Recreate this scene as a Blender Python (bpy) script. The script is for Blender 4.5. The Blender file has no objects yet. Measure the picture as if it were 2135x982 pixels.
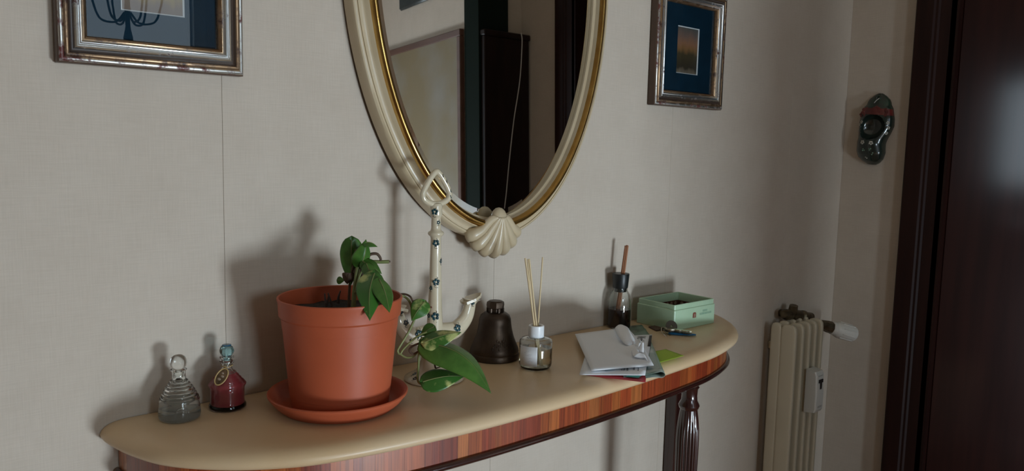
import bpy, math, random
from mathutils import Vector, Matrix, noise
random.seed(4)
PI = math.pi
S = bpy.context.scene
COL = S.collection

# ------------------------------------------------------------------ camera
IW, IH, FOC = 2135.0, 982.0, 1650.0
YAW, PITCH, ROLL = math.radians(41.5), math.radians(-6.3), math.radians(1.33)
TZ = 0.85                                   # height of the console top
CAM = Vector((0.0, -1.1, TZ + 0.3685))
_F = Vector((math.sin(YAW) * math.cos(PITCH), math.cos(YAW) * math.cos(PITCH), math.sin(PITCH)))
_R0 = Vector((math.cos(YAW), -math.sin(YAW), 0))
_U0 = _R0.cross(_F)
_R = _R0 * math.cos(ROLL) + _U0 * math.sin(ROLL)
_U = -_R0 * math.sin(ROLL) + _U0 * math.cos(ROLL)
cd = bpy.data.cameras.new('camera')
cd.sensor_fit = 'HORIZONTAL'
cd.sensor_width = 36.0
cd.lens = 36.0 * FOC / IW
cd.clip_start = 0.02
cam = bpy.data.objects.new('camera', cd)
cam.matrix_world = Matrix(((_R.x, _U.x, -_F.x, CAM.x), (_R.y, _U.y, -_F.y, CAM.y), (_R.z, _U.z, -_F.z, CAM.z), (0, 0, 0, 1)))
COL.objects.link(cam)
S.camera = cam

# ------------------------------------------------------------------ light
S.view_settings.view_transform = 'Standard'
S.view_settings.look = 'None'
S.view_settings.gamma = 1.0
S.view_settings.exposure = 0.0
S.view_settings.use_curve_mapping = False
w = bpy.data.worlds.new('world')
S.world = w
w.use_nodes = True
w.node_tree.nodes['Background'].inputs[0].default_value = (0.55, 0.62, 0.75, 1)
w.node_tree.nodes['Background'].inputs[1].default_value = 0.25


def area(name, loc, rot, sx, sy, power, color):
    l = bpy.data.lights.new(name, 'AREA')
    l.shape = 'RECTANGLE'
    l.size, l.size_y = sx, sy
    l.energy = power
    l.color = color
    o = bpy.data.objects.new(name, l)
    o.location = loc
    o.rotation_euler = rot
    COL.objects.link(o)
    return o


# daylight that enters through the low clear pane of the balcony window opposite the console
area('balcony_window_offscreen', (1.06, -3.02, 0.26), (math.radians(90), 0, 0), 0.50, 0.46, 51.0, (0.73, 0.885, 1.0))
# daylight through the narrow window beside it
area('side_window_offscreen', (0.33, -3.02, 1.38), (math.radians(90), 0, 0), 0.44, 0.62, 12.0, (0.73, 0.885, 1.0))
# the balcony window above, dimmed by its curtain
area('curtained_window_offscreen', (1.20, -3.02, 1.75), (math.radians(90), 0, 0), 0.50, 0.85, 2.2, (0.73, 0.885, 1.0))


def ray(px, py):
    return (_F * FOC + _R * (px - IW / 2) - _U * (py - IH / 2)) / FOC      # unit depth along the view axis


def at_y(px, py, y=0.0):
    d = ray(px, py)
    return CAM + d * ((y - CAM.y) / d.y)


def at_z(px, py, z):
    d = ray(px, py)
    return CAM + d * ((z - CAM.z) / d.z)


def at_x(px, py, x):
    d = ray(px, py)
    return CAM + d * ((x - CAM.x) / d.x)


def at_d(px, py, depth):
    return CAM + ray(px, py) * depth


# ------------------------------------------------------------------ materials
def srgb(r, g, b):
    def f(c):
        c /= 255.0
        return c / 12.92 if c <= 0.04045 else ((c + 0.055) / 1.055) ** 2.4
    return (f(r), f(g), f(b))


MATS = {}


def base_mat(name):
    m = bpy.data.materials.new(name)
    m.use_nodes = True
    nt = m.node_tree
    return m, nt, nt.nodes['Principled BSDF']


def mat(name, c1, c2=None, scale=20.0, rough=0.5, metal=0.0, bump=0.0, bscale=None, stretch=(1, 1, 1),
        coat=0.0, spec=None, detail=4.0, lo=0.35, hi=0.65, coords='Object', bdist=0.002, coat_rough=0.05):
    m, nt, b = base_mat(name)
    N, L = nt.nodes, nt.links
    b.inputs['Base Color'].default_value = (*c1, 1)
    b.inputs['Roughness'].default_value = rough
    b.inputs['Metallic'].default_value = metal
    if coat:
        b.inputs['Coat Weight'].default_value = coat
        b.inputs['Coat Roughness'].default_value = coat_rough
    if spec is not None:
        b.inputs['Specular IOR Level'].default_value = spec
    tc = N.new('ShaderNodeTexCoord')
    mp = N.new('ShaderNodeMapping')
    mp.inputs['Scale'].default_value = stretch
    L.new(tc.outputs[coords], mp.inputs['Vector'])
    if c2 is not None:
        n = N.new('ShaderNodeTexNoise')
        n.inputs['Scale'].default_value = scale
        n.inputs['Detail'].default_value = detail
        L.new(mp.outputs[0], n.inputs['Vector'])
        r = N.new('ShaderNodeValToRGB')
        r.color_ramp.elements[0].position = lo
        r.color_ramp.elements[1].position = hi
        r.color_ramp.elements[0].color = (*c1, 1)
        r.color_ramp.elements[1].color = (*c2, 1)
        L.new(n.outputs['Fac'], r.inputs[0])
        L.new(r.outputs[0], b.inputs['Base Color'])
    if bump:
        n2 = N.new('ShaderNodeTexNoise')
        n2.inputs['Scale'].default_value = bscale or scale
        n2.inputs['Detail'].default_value = 3
        L.new(mp.outputs[0], n2.inputs['Vector'])
        bp = N.new('ShaderNodeBump')
        bp.inputs['Strength'].default_value = bump
        bp.inputs['Distance'].default_value = bdist
        L.new(n2.outputs['Fac'], bp.inputs['Height'])
        L.new(bp.outputs[0], b.inputs['Normal'])
    MATS[name] = m
    return m


def glass(name, color=(1, 1, 1), ior=1.45, rough=0.0):
    m, nt, b = base_mat(name)
    b.inputs['Base Color'].default_value = (*color, 1)
    b.inputs['Transmission Weight'].default_value = 1.0
    b.inputs['IOR'].default_value = ior
    b.inputs['Roughness'].default_value = rough
    MATS[name] = m
    return m


def pane_mat(name):
    # thin flat pane: clear, with the mirror-like sheen of glass
    m = bpy.data.materials.new(name)
    m.use_nodes = True
    nt = m.node_tree
    N, L = nt.nodes, nt.links
    N.remove(N['Principled BSDF'])
    t = N.new('ShaderNodeBsdfTransparent')
    g = N.new('ShaderNodeBsdfGlossy')
    g.inputs['Roughness'].default_value = 0.0
    fr = N.new('ShaderNodeFresnel')
    fr.inputs['IOR'].default_value = 1.6
    mx = N.new('ShaderNodeMixShader')
    L.new(fr.outputs[0], mx.inputs[0])
    L.new(t.outputs[0], mx.inputs[1])
    L.new(g.outputs[0], mx.inputs[2])
    L.new(mx.outputs[0], N['Material Output'].inputs['Surface'])
    MATS[name] = m
    return m


def wallpaper_mat(name, c1, c2):
    m, nt, b = base_mat(name)
    N, L = nt.nodes, nt.links
    tc = N.new('ShaderNodeTexCoord')
    cols = []
    for st in ((3, 3, 60), (60, 60, 3), (1.5, 1.5, 1.5)):
        mp = N.new('ShaderNodeMapping')
        mp.inputs['Scale'].default_value = st
        L.new(tc.outputs['Object'], mp.inputs['Vector'])
        n = N.new('ShaderNodeTexNoise')
        n.inputs['Scale'].default_value = 9
        n.inputs['Detail'].default_value = 4
        L.new(mp.outputs[0], n.inputs['Vector'])
        cols.append(n.outputs['Fac'])
    a = N.new('ShaderNodeMath')
    a.operation = 'ADD'
    L.new(cols[0], a.inputs[0])
    L.new(cols[1], a.inputs[1])
    a2 = N.new('ShaderNodeMath')
    a2.operation = 'MULTIPLY_ADD'
    a2.inputs[1].default_value = 0.33
    L.new(a.outputs[0], a2.inputs[0])
    mu = N.new('ShaderNodeMath')
    mu.operation = 'MULTIPLY'
    mu.inputs[1].default_value = 0.34
    L.new(cols[2], mu.inputs[0])
    L.new(mu.outputs[0], a2.inputs[2])
    r = N.new('ShaderNodeValToRGB')
    r.color_ramp.elements[0].position = 0.3
    r.color_ramp.elements[1].position = 0.7
    r.color_ramp.elements[0].color = (*c1, 1)
    r.color_ramp.elements[1].color = (*c2, 1)
    L.new(a2.outputs[0], r.inputs[0])
    L.new(r.outputs[0], b.inputs['Base Color'])
    bp = N.new('ShaderNodeBump')
    bp.inputs['Strength'].default_value = 0.12
    bp.inputs['Distance'].default_value = 0.001
    L.new(a.outputs[0], bp.inputs['Height'])
    L.new(bp.outputs[0], b.inputs['Normal'])
    b.inputs['Roughness'].default_value = 0.8
    b.inputs['Specular IOR Level'].default_value = 0.2
    MATS[name] = m
    return m


def veneer_mat(name):
    m, nt, b = base_mat(name)
    N, L = nt.nodes, nt.links
    tc = N.new('ShaderNodeTexCoord')
    mp = N.new('ShaderNodeMapping')
    mp.inputs['Scale'].default_value = (110, 110, 3)
    L.new(tc.outputs['Object'], mp.inputs['Vector'])
    n = N.new('ShaderNodeTexNoise')
    n.inputs['Scale'].default_value = 3
    n.inputs['Detail'].default_value = 4
    L.new(mp.outputs[0], n.inputs['Vector'])
    oi = N.new('ShaderNodeObjectInfo')
    r = N.new('ShaderNodeValToRGB')
    r.color_ramp.elements[0].position = 0.3
    r.color_ramp.elements[1].position = 0.75
    r.color_ramp.elements[0].color = (0.58, 0.55, 0.55, 1)
    r.color_ramp.elements[1].color = (1.25, 1.25, 1.25, 1)
    L.new(n.outputs['Fac'], r.inputs[0])
    mx = N.new('ShaderNodeMix')
    mx.data_type = 'RGBA'
    mx.blend_type = 'MULTIPLY'
    mx.inputs[0].default_value = 1.0
    L.new(oi.outputs['Color'], mx.inputs[6])
    L.new(r.outputs[0], mx.inputs[7])
    L.new(mx.outputs[2], b.inputs['Base Color'])
    b.inputs['Roughness'].default_value = 0.4
    b.inputs['Coat Weight'].default_value = 0.6
    b.inputs['Coat Roughness'].default_value = 0.14
    MATS[name] = m
    return m


def leaf_mat(name, c1, c2, lo, hi):
    return mat(name, c1, c2, scale=38, rough=0.38, lo=lo, hi=hi, bump=0.2, bscale=60, detail=5, spec=0.5)


def worn_metal(name, metal_c, bole_c, lo, hi, rough=0.28, scale=45, stretch=(1, 1, 1)):
    m, nt, b = base_mat(name)
    N, L = nt.nodes, nt.links
    tc = N.new('ShaderNodeTexCoord')
    mp = N.new('ShaderNodeMapping')
    mp.inputs['Scale'].default_value = stretch
    L.new(tc.outputs['Object'], mp.inputs['Vector'])
    n = N.new('ShaderNodeTexNoise')
    n.inputs['Scale'].default_value = scale
    n.inputs['Detail'].default_value = 6
    n.inputs['Roughness'].default_value = 0.7
    L.new(mp.outputs[0], n.inputs['Vector'])
    r = N.new('ShaderNodeValToRGB')
    r.color_ramp.elements[0].position = lo
    r.color_ramp.elements[1].position = hi
    r.color_ramp.elements[0].color = (0, 0, 0, 1)
    r.color_ramp.elements[1].color = (1, 1, 1, 1)
    L.new(n.outputs['Fac'], r.inputs[0])
    mx = N.new('ShaderNodeMix')
    mx.data_type = 'RGBA'
    mx.inputs[6].default_value = (*metal_c, 1)
    mx.inputs[7].default_value = (*bole_c, 1)
    L.new(r.outputs[0], mx.inputs[0])
    L.new(mx.outputs[2], b.inputs['Base Color'])
    inv = N.new('ShaderNodeMath')
    inv.operation = 'SUBTRACT'
    inv.inputs[0].default_value = 1.0
    L.new(r.outputs[0], inv.inputs[1])
    L.new(inv.outputs[0], b.inputs['Metallic'])
    b.inputs['Roughness'].default_value = rough
    MATS[name] = m
    return m


wallpaper_mat('wallpaper', (0.53, 0.45, 0.37), (0.62, 0.54, 0.455))
mat('plaster', (0.60, 0.50, 0.39), rough=0.9, bump=0.1, bscale=60)
mat('floor_tile', (0.30, 0.145, 0.075), (0.36, 0.185, 0.10), 5, 0.7)
mat('joint', (0.40, 0.36, 0.31), rough=0.9)
mat('door_wood', (0.017, 0.0042, 0.0028), (0.026, 0.0064, 0.0042), 4, 0.42, stretch=(8, 8, 0.6), coat=0.30, coat_rough=0.125, spec=0.05)
mat('casing_wood', (0.018, 0.006, 0.0045), (0.028, 0.009, 0.0065), 4, 0.5, stretch=(8, 8, 0.6), spec=0.2)
mat('marble', (0.62, 0.43, 0.245), (0.69, 0.52, 0.335), 5, 0.36, detail=6, lo=0.3, hi=0.7, spec=0.35)
veneer_mat('veneer')
mat('dark_mahogany', (0.024, 0.0075, 0.006), (0.038, 0.010, 0.008), 12, 0.22, coat=0.8, stretch=(4, 4, 0.6))
mat('cream_lacquer', (0.54, 0.43, 0.275), (0.60, 0.49, 0.33), 12, 0.36, coat=0.25, coat_rough=0.2)
mat('gilt', (0.62, 0.40, 0.13), (0.50, 0.30, 0.09), 30, 0.24, 1.0)
m_, nt_, b_ = base_mat('mirror_silver')
b_.inputs['Base Color'].default_value = (0.80, 0.80, 0.78, 1)
b_.inputs['Metallic'].default_value = 1.0
b_.inputs['Roughness'].default_value = 0.012
MATS['mirror_silver'] = m_
worn_metal('silver_leaf', (0.78, 0.80, 0.80), (0.10, 0.035, 0.03), 0.57, 0.66, 0.30)
worn_metal('silver_worn', (0.60, 0.60, 0.57), (0.13, 0.035, 0.03), 0.50, 0.60, 0.35)
worn_metal('bronze_gilt', (0.42, 0.28, 0.17), (0.055, 0.025, 0.018), 0.48, 0.64, 0.38)
mat('frame_brown', (0.065, 0.036, 0.024), (0.11, 0.062, 0.040), 6, 0.45, stretch=(2, 2, 2))
mat('frame_umber', (0.038, 0.022, 0.016), (0.06, 0.036, 0.024), 8, 0.4)
mat('mat_blue', (0.003, 0.018, 0.032), (0.004, 0.022, 0.040), 30, 0.7, spec=0.1)
mat('mat_bevel', (0.72, 0.74, 0.74), rough=0.6)
pane_mat('pane')
mat('terracotta', (0.42, 0.085, 0.033), (0.48, 0.102, 0.042), 7, 0.48, bump=0.05, bscale=80, spec=0.4)
mat('soil', (0.012, 0.009, 0.007), (0.035, 0.025, 0.02), 60, 0.95, bump=1.0, bscale=90, bdist=0.004)
leaf_mat('leaf_green', (0.045, 0.13, 0.018), (0.085, 0.21, 0.034), 0.4, 0.65)
leaf_mat('leaf_variegated', (0.038, 0.135, 0.018), (0.46, 0.50, 0.17), 0.56, 0.66)
leaf_mat('leaf_mottled', (0.045, 0.15, 0.020), (0.50, 0.54, 0.20), 0.47, 0.57)
mat('dry_leaf', (0.07, 0.04, 0.025), (0.11, 0.065, 0.04), 50, 0.8)
mat('stem_green', (0.22, 0.24, 0.09), (0.16, 0.19, 0.06), 30, 0.5)
mat('stem_brown', (0.13, 0.08, 0.05), (0.08, 0.045, 0.03), 60, 0.8)
mat('twig', (0.16, 0.125, 0.11), (0.07, 0.05, 0.045), 70, 0.9)
mat('majolica', (0.62, 0.53, 0.37), (0.69, 0.60, 0.44), 12, 0.25, coat=0.9, coat_rough=0.06)
mat('paint_teal', (0.010, 0.060, 0.065), (0.008, 0.035, 0.05), 90, 0.3)
mat('paint_black', (0.02, 0.018, 0.016), rough=0.35)
mat('paint_red', (0.20, 0.02, 0.015), rough=0.35)
mat('bronze', (0.075, 0.048, 0.030), (0.042, 0.026, 0.017), 28, 0.40, 0.65, bump=0.25, bscale=70)
glass('clear_glass', (0.97, 0.99, 0.98))
glass('water', (0.95, 0.98, 0.94), 1.33)
MATS['water'].node_tree.nodes['Principled BSDF'].inputs['Transmission Weight'].default_value = 0.8
glass('amber_oil', (0.97, 0.93, 0.80), 1.36)
mat('red_liquid', (0.36, 0.05, 0.06), (0.42, 0.065, 0.075), 14, 0.12, spec=0.6)
mat('black_liquid', (0.022, 0.006, 0.005), rough=0.08)
glass('blue_glass', (0.50, 0.86, 0.95))
mat('blue_top', (0.01, 0.10, 0.19), rough=0.2)
mat('gold_cord', (0.50, 0.34, 0.14), rough=0.5)
mat('tag_brown', (0.06, 0.035, 0.015), (0.16, 0.09, 0.045), 140, 0.4)
mat('white_cap', (0.80, 0.82, 0.84), rough=0.35)
mat('label_white', (0.74, 0.74, 0.76), rough=0.7)
mat('reed', (0.66, 0.51, 0.30), (0.74, 0.60, 0.38), 40, 0.7, stretch=(1, 1, 0.1))
mat('reed_brown', (0.33, 0.14, 0.07), (0.42, 0.19, 0.10), 40, 0.6, stretch=(1, 1, 0.1))
mat('black_stopper', (0.008, 0.010, 0.011), rough=0.4)
mat('tin_green', (0.42, 0.58, 0.39), (0.45, 0.61, 0.42), 20, 0.35, coat=0.3, coat_rough=0.2)
mat('tin_inside', (0.075, 0.020, 0.010), rough=0.5)
mat('tin_dot', (0.30, 0.22, 0.16), rough=0.5)
mat('tin_print', (0.22, 0.36, 0.26), rough=0.4)
mat('emblem', (0.24, 0.07, 0.045), rough=0.4)
mat('paper', (0.82, 0.83, 0.86), (0.85, 0.86, 0.88), 12, 0.75)
mat('paper_grey', (0.50, 0.49, 0.49), rough=0.8)
mat('print_black', (0.025, 0.02, 0.02), rough=0.6)
mat('print_grey', (0.16, 0.16, 0.17), rough=0.6)
mat('print_blue', (0.30, 0.38, 0.44), rough=0.6)
mat('leaflet', (0.16, 0.24, 0.19), (0.42, 0.47, 0.43), 28, 0.3, lo=0.5, hi=0.68, stretch=(1, 1, 1), coat=0.3)
mat('leaflet_teal', (0.03, 0.20, 0.15), rough=0.35)
mat('paper_red', (0.38, 0.03, 0.035), rough=0.5)
mat('paper_pink', (0.60, 0.10, 0.11), rough=0.5)
mat('note_green', (0.36, 0.52, 0.045), rough=0.8)
mat('key_steel', (0.58, 0.53, 0.43), rough=0.32, metal=1.0)
mat('key_dark', (0.10, 0.09, 0.075), rough=0.4, metal=0.8)
mat('key_blue', (0.008, 0.12, 0.27), rough=0.35)
mat('radiator_enamel', (0.58, 0.51, 0.375), (0.62, 0.55, 0.41), 8, 0.4, coat=0.3, coat_rough=0.2)
mat('brass_dull', (0.20, 0.16, 0.10), (0.10, 0.075, 0.045), 60, 0.42, 0.85)
mat('valve_white', (0.74, 0.72, 0.66), rough=0.45)
mat('meter_white', (0.66, 0.65, 0.60), rough=0.5)
mat('meter_print', (0.45, 0.44, 0.41), rough=0.5)
mat('clog_green', (0.010, 0.017, 0.013), (0.018, 0.030, 0.024), 25, 0.22, coat=0.8)
mat('clog_red', (0.15, 0.018, 0.014), (0.075, 0.010, 0.009), 40, 0.3, coat=0.6)
mat('clog_white', (0.46, 0.44, 0.38), rough=0.4)
mat('clog_grass', (0.008, 0.040, 0.022), (0.012, 0.018, 0.012), 60, 0.3, coat=0.6)
mat('pillar_green', (0.010, 0.016, 0.012), rough=0.8, spec=0.08)
mat('cabinet_wood', (0.014, 0.007, 0.006), (0.022, 0.010, 0.008), 5, 0.5, stretch=(6, 6, 1), spec=0.2)
mat('canvas_paint', (0.22, 0.165, 0.085), (0.28, 0.27, 0.25), 2.2, 0.6, lo=0.4, hi=0.68, detail=6)
mat('rail_brown', (0.10, 0.045, 0.030), (0.13, 0.06, 0.04), 6, 0.4, stretch=(6, 1, 6))
mat('slate', (0.02, 0.026, 0.026), (0.035, 0.045, 0.045), 30, 0.4, bump=0.4, bscale=40)
mat('cord_white', (0.72, 0.70, 0.66), rough=0.5)
mat('socket_black', (0.03, 0.025, 0.02), rough=0.4)
mat('iron', (0.012, 0.011, 0.010), rough=0.4, metal=0.6)
mat('candle_white', (0.75, 0.74, 0.70), rough=0.5)
mat('sideboard_wood', (0.10, 0.04, 0.02), (0.14, 0.06, 0.03), 5, 0.35, stretch=(6, 6, 1), coat=0.4)
mat('window_white', (0.66, 0.66, 0.63), rough=0.5)


def picture_mat(name, stops, seed, axis_scale=9.0, distort=0.35):
    """loose landscape painting: horizontal bands of colour with ragged edges"""
    m, nt, b = base_mat(name)
    N, L = nt.nodes, nt.links
    tc = N.new('ShaderNodeTexCoord')
    sp = N.new('ShaderNodeSeparateXYZ')
    L.new(tc.outputs['Generated'], sp.inputs[0])
    n = N.new('ShaderNodeTexNoise')
    n.inputs['Scale'].default_value = axis_scale
    n.inputs['Detail'].default_value = 6
    mp = N.new('ShaderNodeMapping')
    mp.inputs['Location'].default_value = (seed, seed * 2.3, 0)
    mp.inputs['Scale'].default_value = (1, 1, 0.5)
    L.new(tc.outputs['Generated'], mp.inputs['Vector'])
    L.new(mp.outputs[0], n.inputs['Vector'])
    ma = N.new('ShaderNodeMath')
    ma.operation = 'MULTIPLY_ADD'
    ma.inputs[1].default_value = distort
    L.new(n.outputs['Fac'], ma.inputs[0])
    L.new(sp.outputs['Z'], ma.inputs[2])
    sb = N.new('ShaderNodeMath')
    sb.operation = 'SUBTRACT'
    sb.inputs[1].default_value = distort * 0.5
    L.new(ma.outputs[0], sb.inputs[0])
    r = N.new('ShaderNodeValToRGB')
    while len(r.color_ramp.elements) < len(stops):
        r.color_ramp.elements.new(0.5)
    for e, (p, c) in zip(r.color_ramp.elements, stops):
        e.position = p
        e.color = (*c, 1)
    L.new(sb.outputs[0], r.inputs[0])
    L.new(r.outputs[0], b.inputs['Base Color'])
    b.inputs['Roughness'].default_value = 0.5
    MATS[name] = m


picture_mat('art_meadow', [(0.0, (0.13, 0.085, 0.06)), (0.10, (0.16, 0.11, 0.075)), (0.22, (0.30, 0.22, 0.07)), (0.5, (0.20, 0.17, 0.06)), (0.75, (0.30, 0.26, 0.22)), (1.0, (0.35, 0.36, 0.38))], 1.7, 7, 0.25)
picture_mat('art_sunset', [(0.0, (0.16, 0.13, 0.095)), (0.09, (0.11, 0.085, 0.055)), (0.16, (0.03, 0.022, 0.012)), (0.42, (0.055, 0.040, 0.016)), (0.54, (0.20, 0.10, 0.035)), (0.64, (0.24, 0.115, 0.06)), (0.80, (0.16, 0.10, 0.075)), (1.0, (0.055, 0.065, 0.06))], 5.1, 8, 0.22)


# ------------------------------------------------------------------ mesh helpers
class MB:
    def __init__(s):
        s.v, s.f = [], []

    def add(s, vs, fs):
        k = len(s.v)
        s.v += [Vector(v) for v in vs]
        s.f += [tuple(i + k for i in f) for f in fs]
        return s

    def box(s, x0, x1, y0, y1, z0, z1, M=None):
        vs = [Vector((x, y, z)) for x in (x0, x1) for y in (y0, y1) for z in (z0, z1)]
        if M:
            vs = [M @ v for v in vs]
        return s.add(vs, [(0, 1, 3, 2), (4, 6, 7, 5), (0, 4, 5, 1), (2, 3, 7, 6), (0, 2, 6, 4), (1, 5, 7, 3)])

    def rbox(s, x0, x1, y0, y1, z0, z1, r, M=None):
        """box with chamfered edges"""
        cx, cy, cz = (x0 + x1) / 2, (y0 + y1) / 2, (z0 + z1) / 2
        hx, hy, hz = (x1 - x0) / 2, (y1 - y0) / 2, (z1 - z0) / 2
        r = min(r, hx * .95, hy * .95, hz * .95)
        idx, vs = {}, []
        for a in range(3):
            for sx in (-1, 1):
                for sy in (-1, 1):
                    for sz in (-1, 1):
                        h = [hx - r, hy - r, hz - r]
                        h[a] += r
                        v = Vector((cx + sx * h[0], cy + sy * h[1], cz + sz * h[2]))
                        idx[(a, sx, sy, sz)] = len(vs)
                        vs.append(M @ v if M else v)
        fs = []
        for a in range(3):
            for q in (-1, 1):
                def k(u, w_):
                    t = [u, w_]
                    t.insert(a, q)
                    return idx[(a, *t)]
                fs.append((k(-1, -1), k(1, -1), k(1, 1), k(-1, 1)))
        for a in range(3):
            b, c = (a + 1) % 3, (a + 2) % 3
            for sb in (-1, 1):
                for sc in (-1, 1):
                    def k(fa, sa):
                        t = [0, 0, 0]
                        t[a], t[b], t[c] = sa, sb, sc
                        return idx[(fa, *t)]
                    fs.append((k(b, -1), k(b, 1), k(c, 1), k(c, -1)))
        for sx in (-1, 1):
            for sy in (-1, 1):
                for sz in (-1, 1):
                    fs.append(tuple(idx[(a, sx, sy, sz)] for a in range(3)))
        return s.add(vs, fs)

    def lathe(s, prof, n=40, M=None, rf=None, closed_ends=True):
        """prof: list of (r, z); rf(theta, i) scales the radius"""
        vs, fs, rings = [], [], []
        for i, (r, z) in enumerate(prof):
            if r < 1e-6:
                rings.append([len(vs)])
                vs.append(Vector((0, 0, z)))
            else:
                ring = []
                for k in range(n):
                    t = 2 * PI * k / n
                    rr = r * (rf(t, i) if rf else 1)
                    ring.append(len(vs))
                    vs.append(Vector((rr * math.cos(t), rr * math.sin(t), z)))
                rings.append(ring)
        for a, b in zip(rings, rings[1:]):
            for k in range(n):
                k2 = (k + 1) % n
                if len(a) == 1 and len(b) == 1:
                    continue
                if len(a) == 1:
                    fs.append((a[0], b[k2], b[k]))
                elif len(b) == 1:
                    fs.append((a[k], a[k2], b[0]))
                else:
                    fs.append((a[k], a[k2], b[k2], b[k]))
        if closed_ends:
            if len(rings[0]) > 1:
                fs.append(tuple(reversed(rings[0])))
            if len(rings[-1]) > 1:
                fs.append(tuple(rings[-1]))
        if M:
            vs = [M @ v for v in vs]
        return s.add(vs, fs)

    def tube(s, pts, r, n=10, caps=True, closed=False, flat=1.0, up=None):
        """tube along points; r number or list; flat squeezes the second axis"""
        pts = [Vector(p) for p in pts]
        N = len(pts)
        rs = r if isinstance(r, (list, tuple)) else [r] * N
        tang = []
        for i in range(N):
            if closed:
                t = pts[(i + 1) % N] - pts[i - 1]
            else:
                t = pts[min(i + 1, N - 1)] - pts[max(i - 1, 0)]
            tang.append(t.normalized() if t.length > 1e-9 else Vector((0, 0, 1)))
        u = Vector(up) if up else (Vector((0, 0, 1)) if abs(tang[0].z) < 0.9 else Vector((1, 0, 0)))
        u = (u - tang[0] * u.dot(tang[0])).normalized()
        vs, fs = [], []
        for i in range(N):
            u = (u - tang[i] * u.dot(tang[i])).normalized()
            b = tang[i].cross(u)
            for k in range(n):
                t = 2 * PI * k / n
                vs.append(pts[i] + u * (rs[i] * math.cos(t)) + b * (rs[i] * flat * math.sin(t)))
        for i in range(N if closed else N - 1):
            i2 = (i + 1) % N
            for k in range(n):
                k2 = (k + 1) % n
                fs.append((i * n + k, i * n + k2, i2 * n + k2, i2 * n + k))
        if caps and not closed:
            fs.append(tuple(reversed(range(n))))
            fs.append(tuple(range((N - 1) * n, N * n)))
        return s.add(vs, fs)

    def prism(s, poly, z0, z1, M=None):
        n = len(poly)
        vs = [Vector((x, y, z0)) for x, y in poly] + [Vector((x, y, z1)) for x, y in poly]
        if M:
            vs = [M @ v for v in vs]
        fs = [tuple(reversed(range(n))), tuple(range(n, 2 * n))]
        fs += [(i, (i + 1) % n, n + (i + 1) % n, n + i) for i in range(n)]
        return s.add(vs, fs)

    def ellipsoid(s, c, rx, ry, rz, M=None, nu=14, nv=8):
        prof = [(math.sin(PI * i / nv), -math.cos(PI * i / nv)) for i in range(nv + 1)]
        prof[0] = (0, -1)
        prof[-1] = (0, 1)
        k = Matrix.Translation(Vector(c)) @ (M.to_4x4() if M else Matrix.Identity(4)) @ Matrix.Diagonal((rx, ry, rz, 1))
        return s.lathe(prof, nu, k)

    def grid(s, P):
        """P: rows of points"""
        nr, nc = len(P), len(P[0])
        vs = [p for row in P for p in row]
        fs = [(i * nc + j, i * nc + j + 1, (i + 1) * nc + j + 1, (i + 1) * nc + j) for i in range(nr - 1) for j in range(nc - 1)]
        return s.add(vs, fs)


def obj(name, mb, material, parent=None, smooth=40, off=None, thick=0.0, recalc=True):
    me = bpy.data.meshes.new(name)
    o_ = Vector(off) if off is not None else Vector((0, 0, 0))
    me.from_pydata([tuple(v - o_) for v in mb.v], [], mb.f)
    me.validate()
    me.update()
    import bmesh
    bm = bmesh.new()
    bm.from_mesh(me)
    if recalc:
        bmesh.ops.recalc_face_normals(bm, faces=bm.faces)
    bm.to_mesh(me)
    bm.free()
    if smooth:
        for p in me.polygons:
            p.use_smooth = True
        me.set_sharp_from_angle(angle=math.radians(smooth))
    me.materials.append(MATS[material])
    o = bpy.data.objects.new(name, me)
    COL.objects.link(o)
    if parent is not None:
        o.parent = parent
    if thick:
        md = o.modifiers.new('thickness', 'SOLIDIFY')
        md.thickness = thick
        md.offset = 0
    return o


def tag(o, label, cat, group=None):
    o['label'] = label
    o['category'] = cat
    if group:
        o['group'] = group
    return o


def thing(name, label, cat, loc=(0, 0, 0), rotz=0.0, group=None):
    o = bpy.data.objects.new(name, None)
    o.empty_display_size = 0.05
    COL.objects.link(o)
    o.location = loc
    o.rotation_euler = (0, 0, rotz)
    return tag(o, label, cat, group)


def struct(name, mb, m, parent=None, smooth=30):
    o = obj(name, mb, m, parent, smooth)
    if parent is None:
        o['kind'] = 'structure'
    return o


def struct_root(name):
    o = bpy.data.objects.new(name, None)
    o.empty_display_size = 0.05
    COL.objects.link(o)
    o['kind'] = 'structure'
    return o


def catmull(pts, sub=8, closed=False):
    pts = [Vector(p) for p in pts]
    n = len(pts)
    out = []
    for i in range(n if closed else n - 1):
        if closed:
            p0, p1, p2, p3 = pts[i - 1], pts[i], pts[(i + 1) % n], pts[(i + 2) % n]
        else:
            p1, p2 = pts[i], pts[i + 1]
            p0 = pts[i - 1] if i else p1 * 2 - p2
            p3 = pts[i + 2] if i + 2 < n else p2 * 2 - p1
        for k in range(sub):
            t = k / sub
            out.append(0.5 * ((2 * p1) + (p2 - p0) * t + (2 * p0 - 5 * p1 + 4 * p2 - p3) * t * t + (3 * p1 - p0 - 3 * p2 + p3) * t ** 3))
    if not closed:
        out.append(pts[-1])
    return out


def lerp_table(tab, t):
    for (a, va), (b, vb) in zip(tab, tab[1:]):
        if t <= b:
            k = (t - a) / (b - a) if b > a else 0
            k = max(0, min(1, k))
            return va + (vb - va) * k
    return tab[-1][1]


# ------------------------------------------------------------------ the room
XR = 2.25            # right wall
CEIL = 2.75
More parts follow.
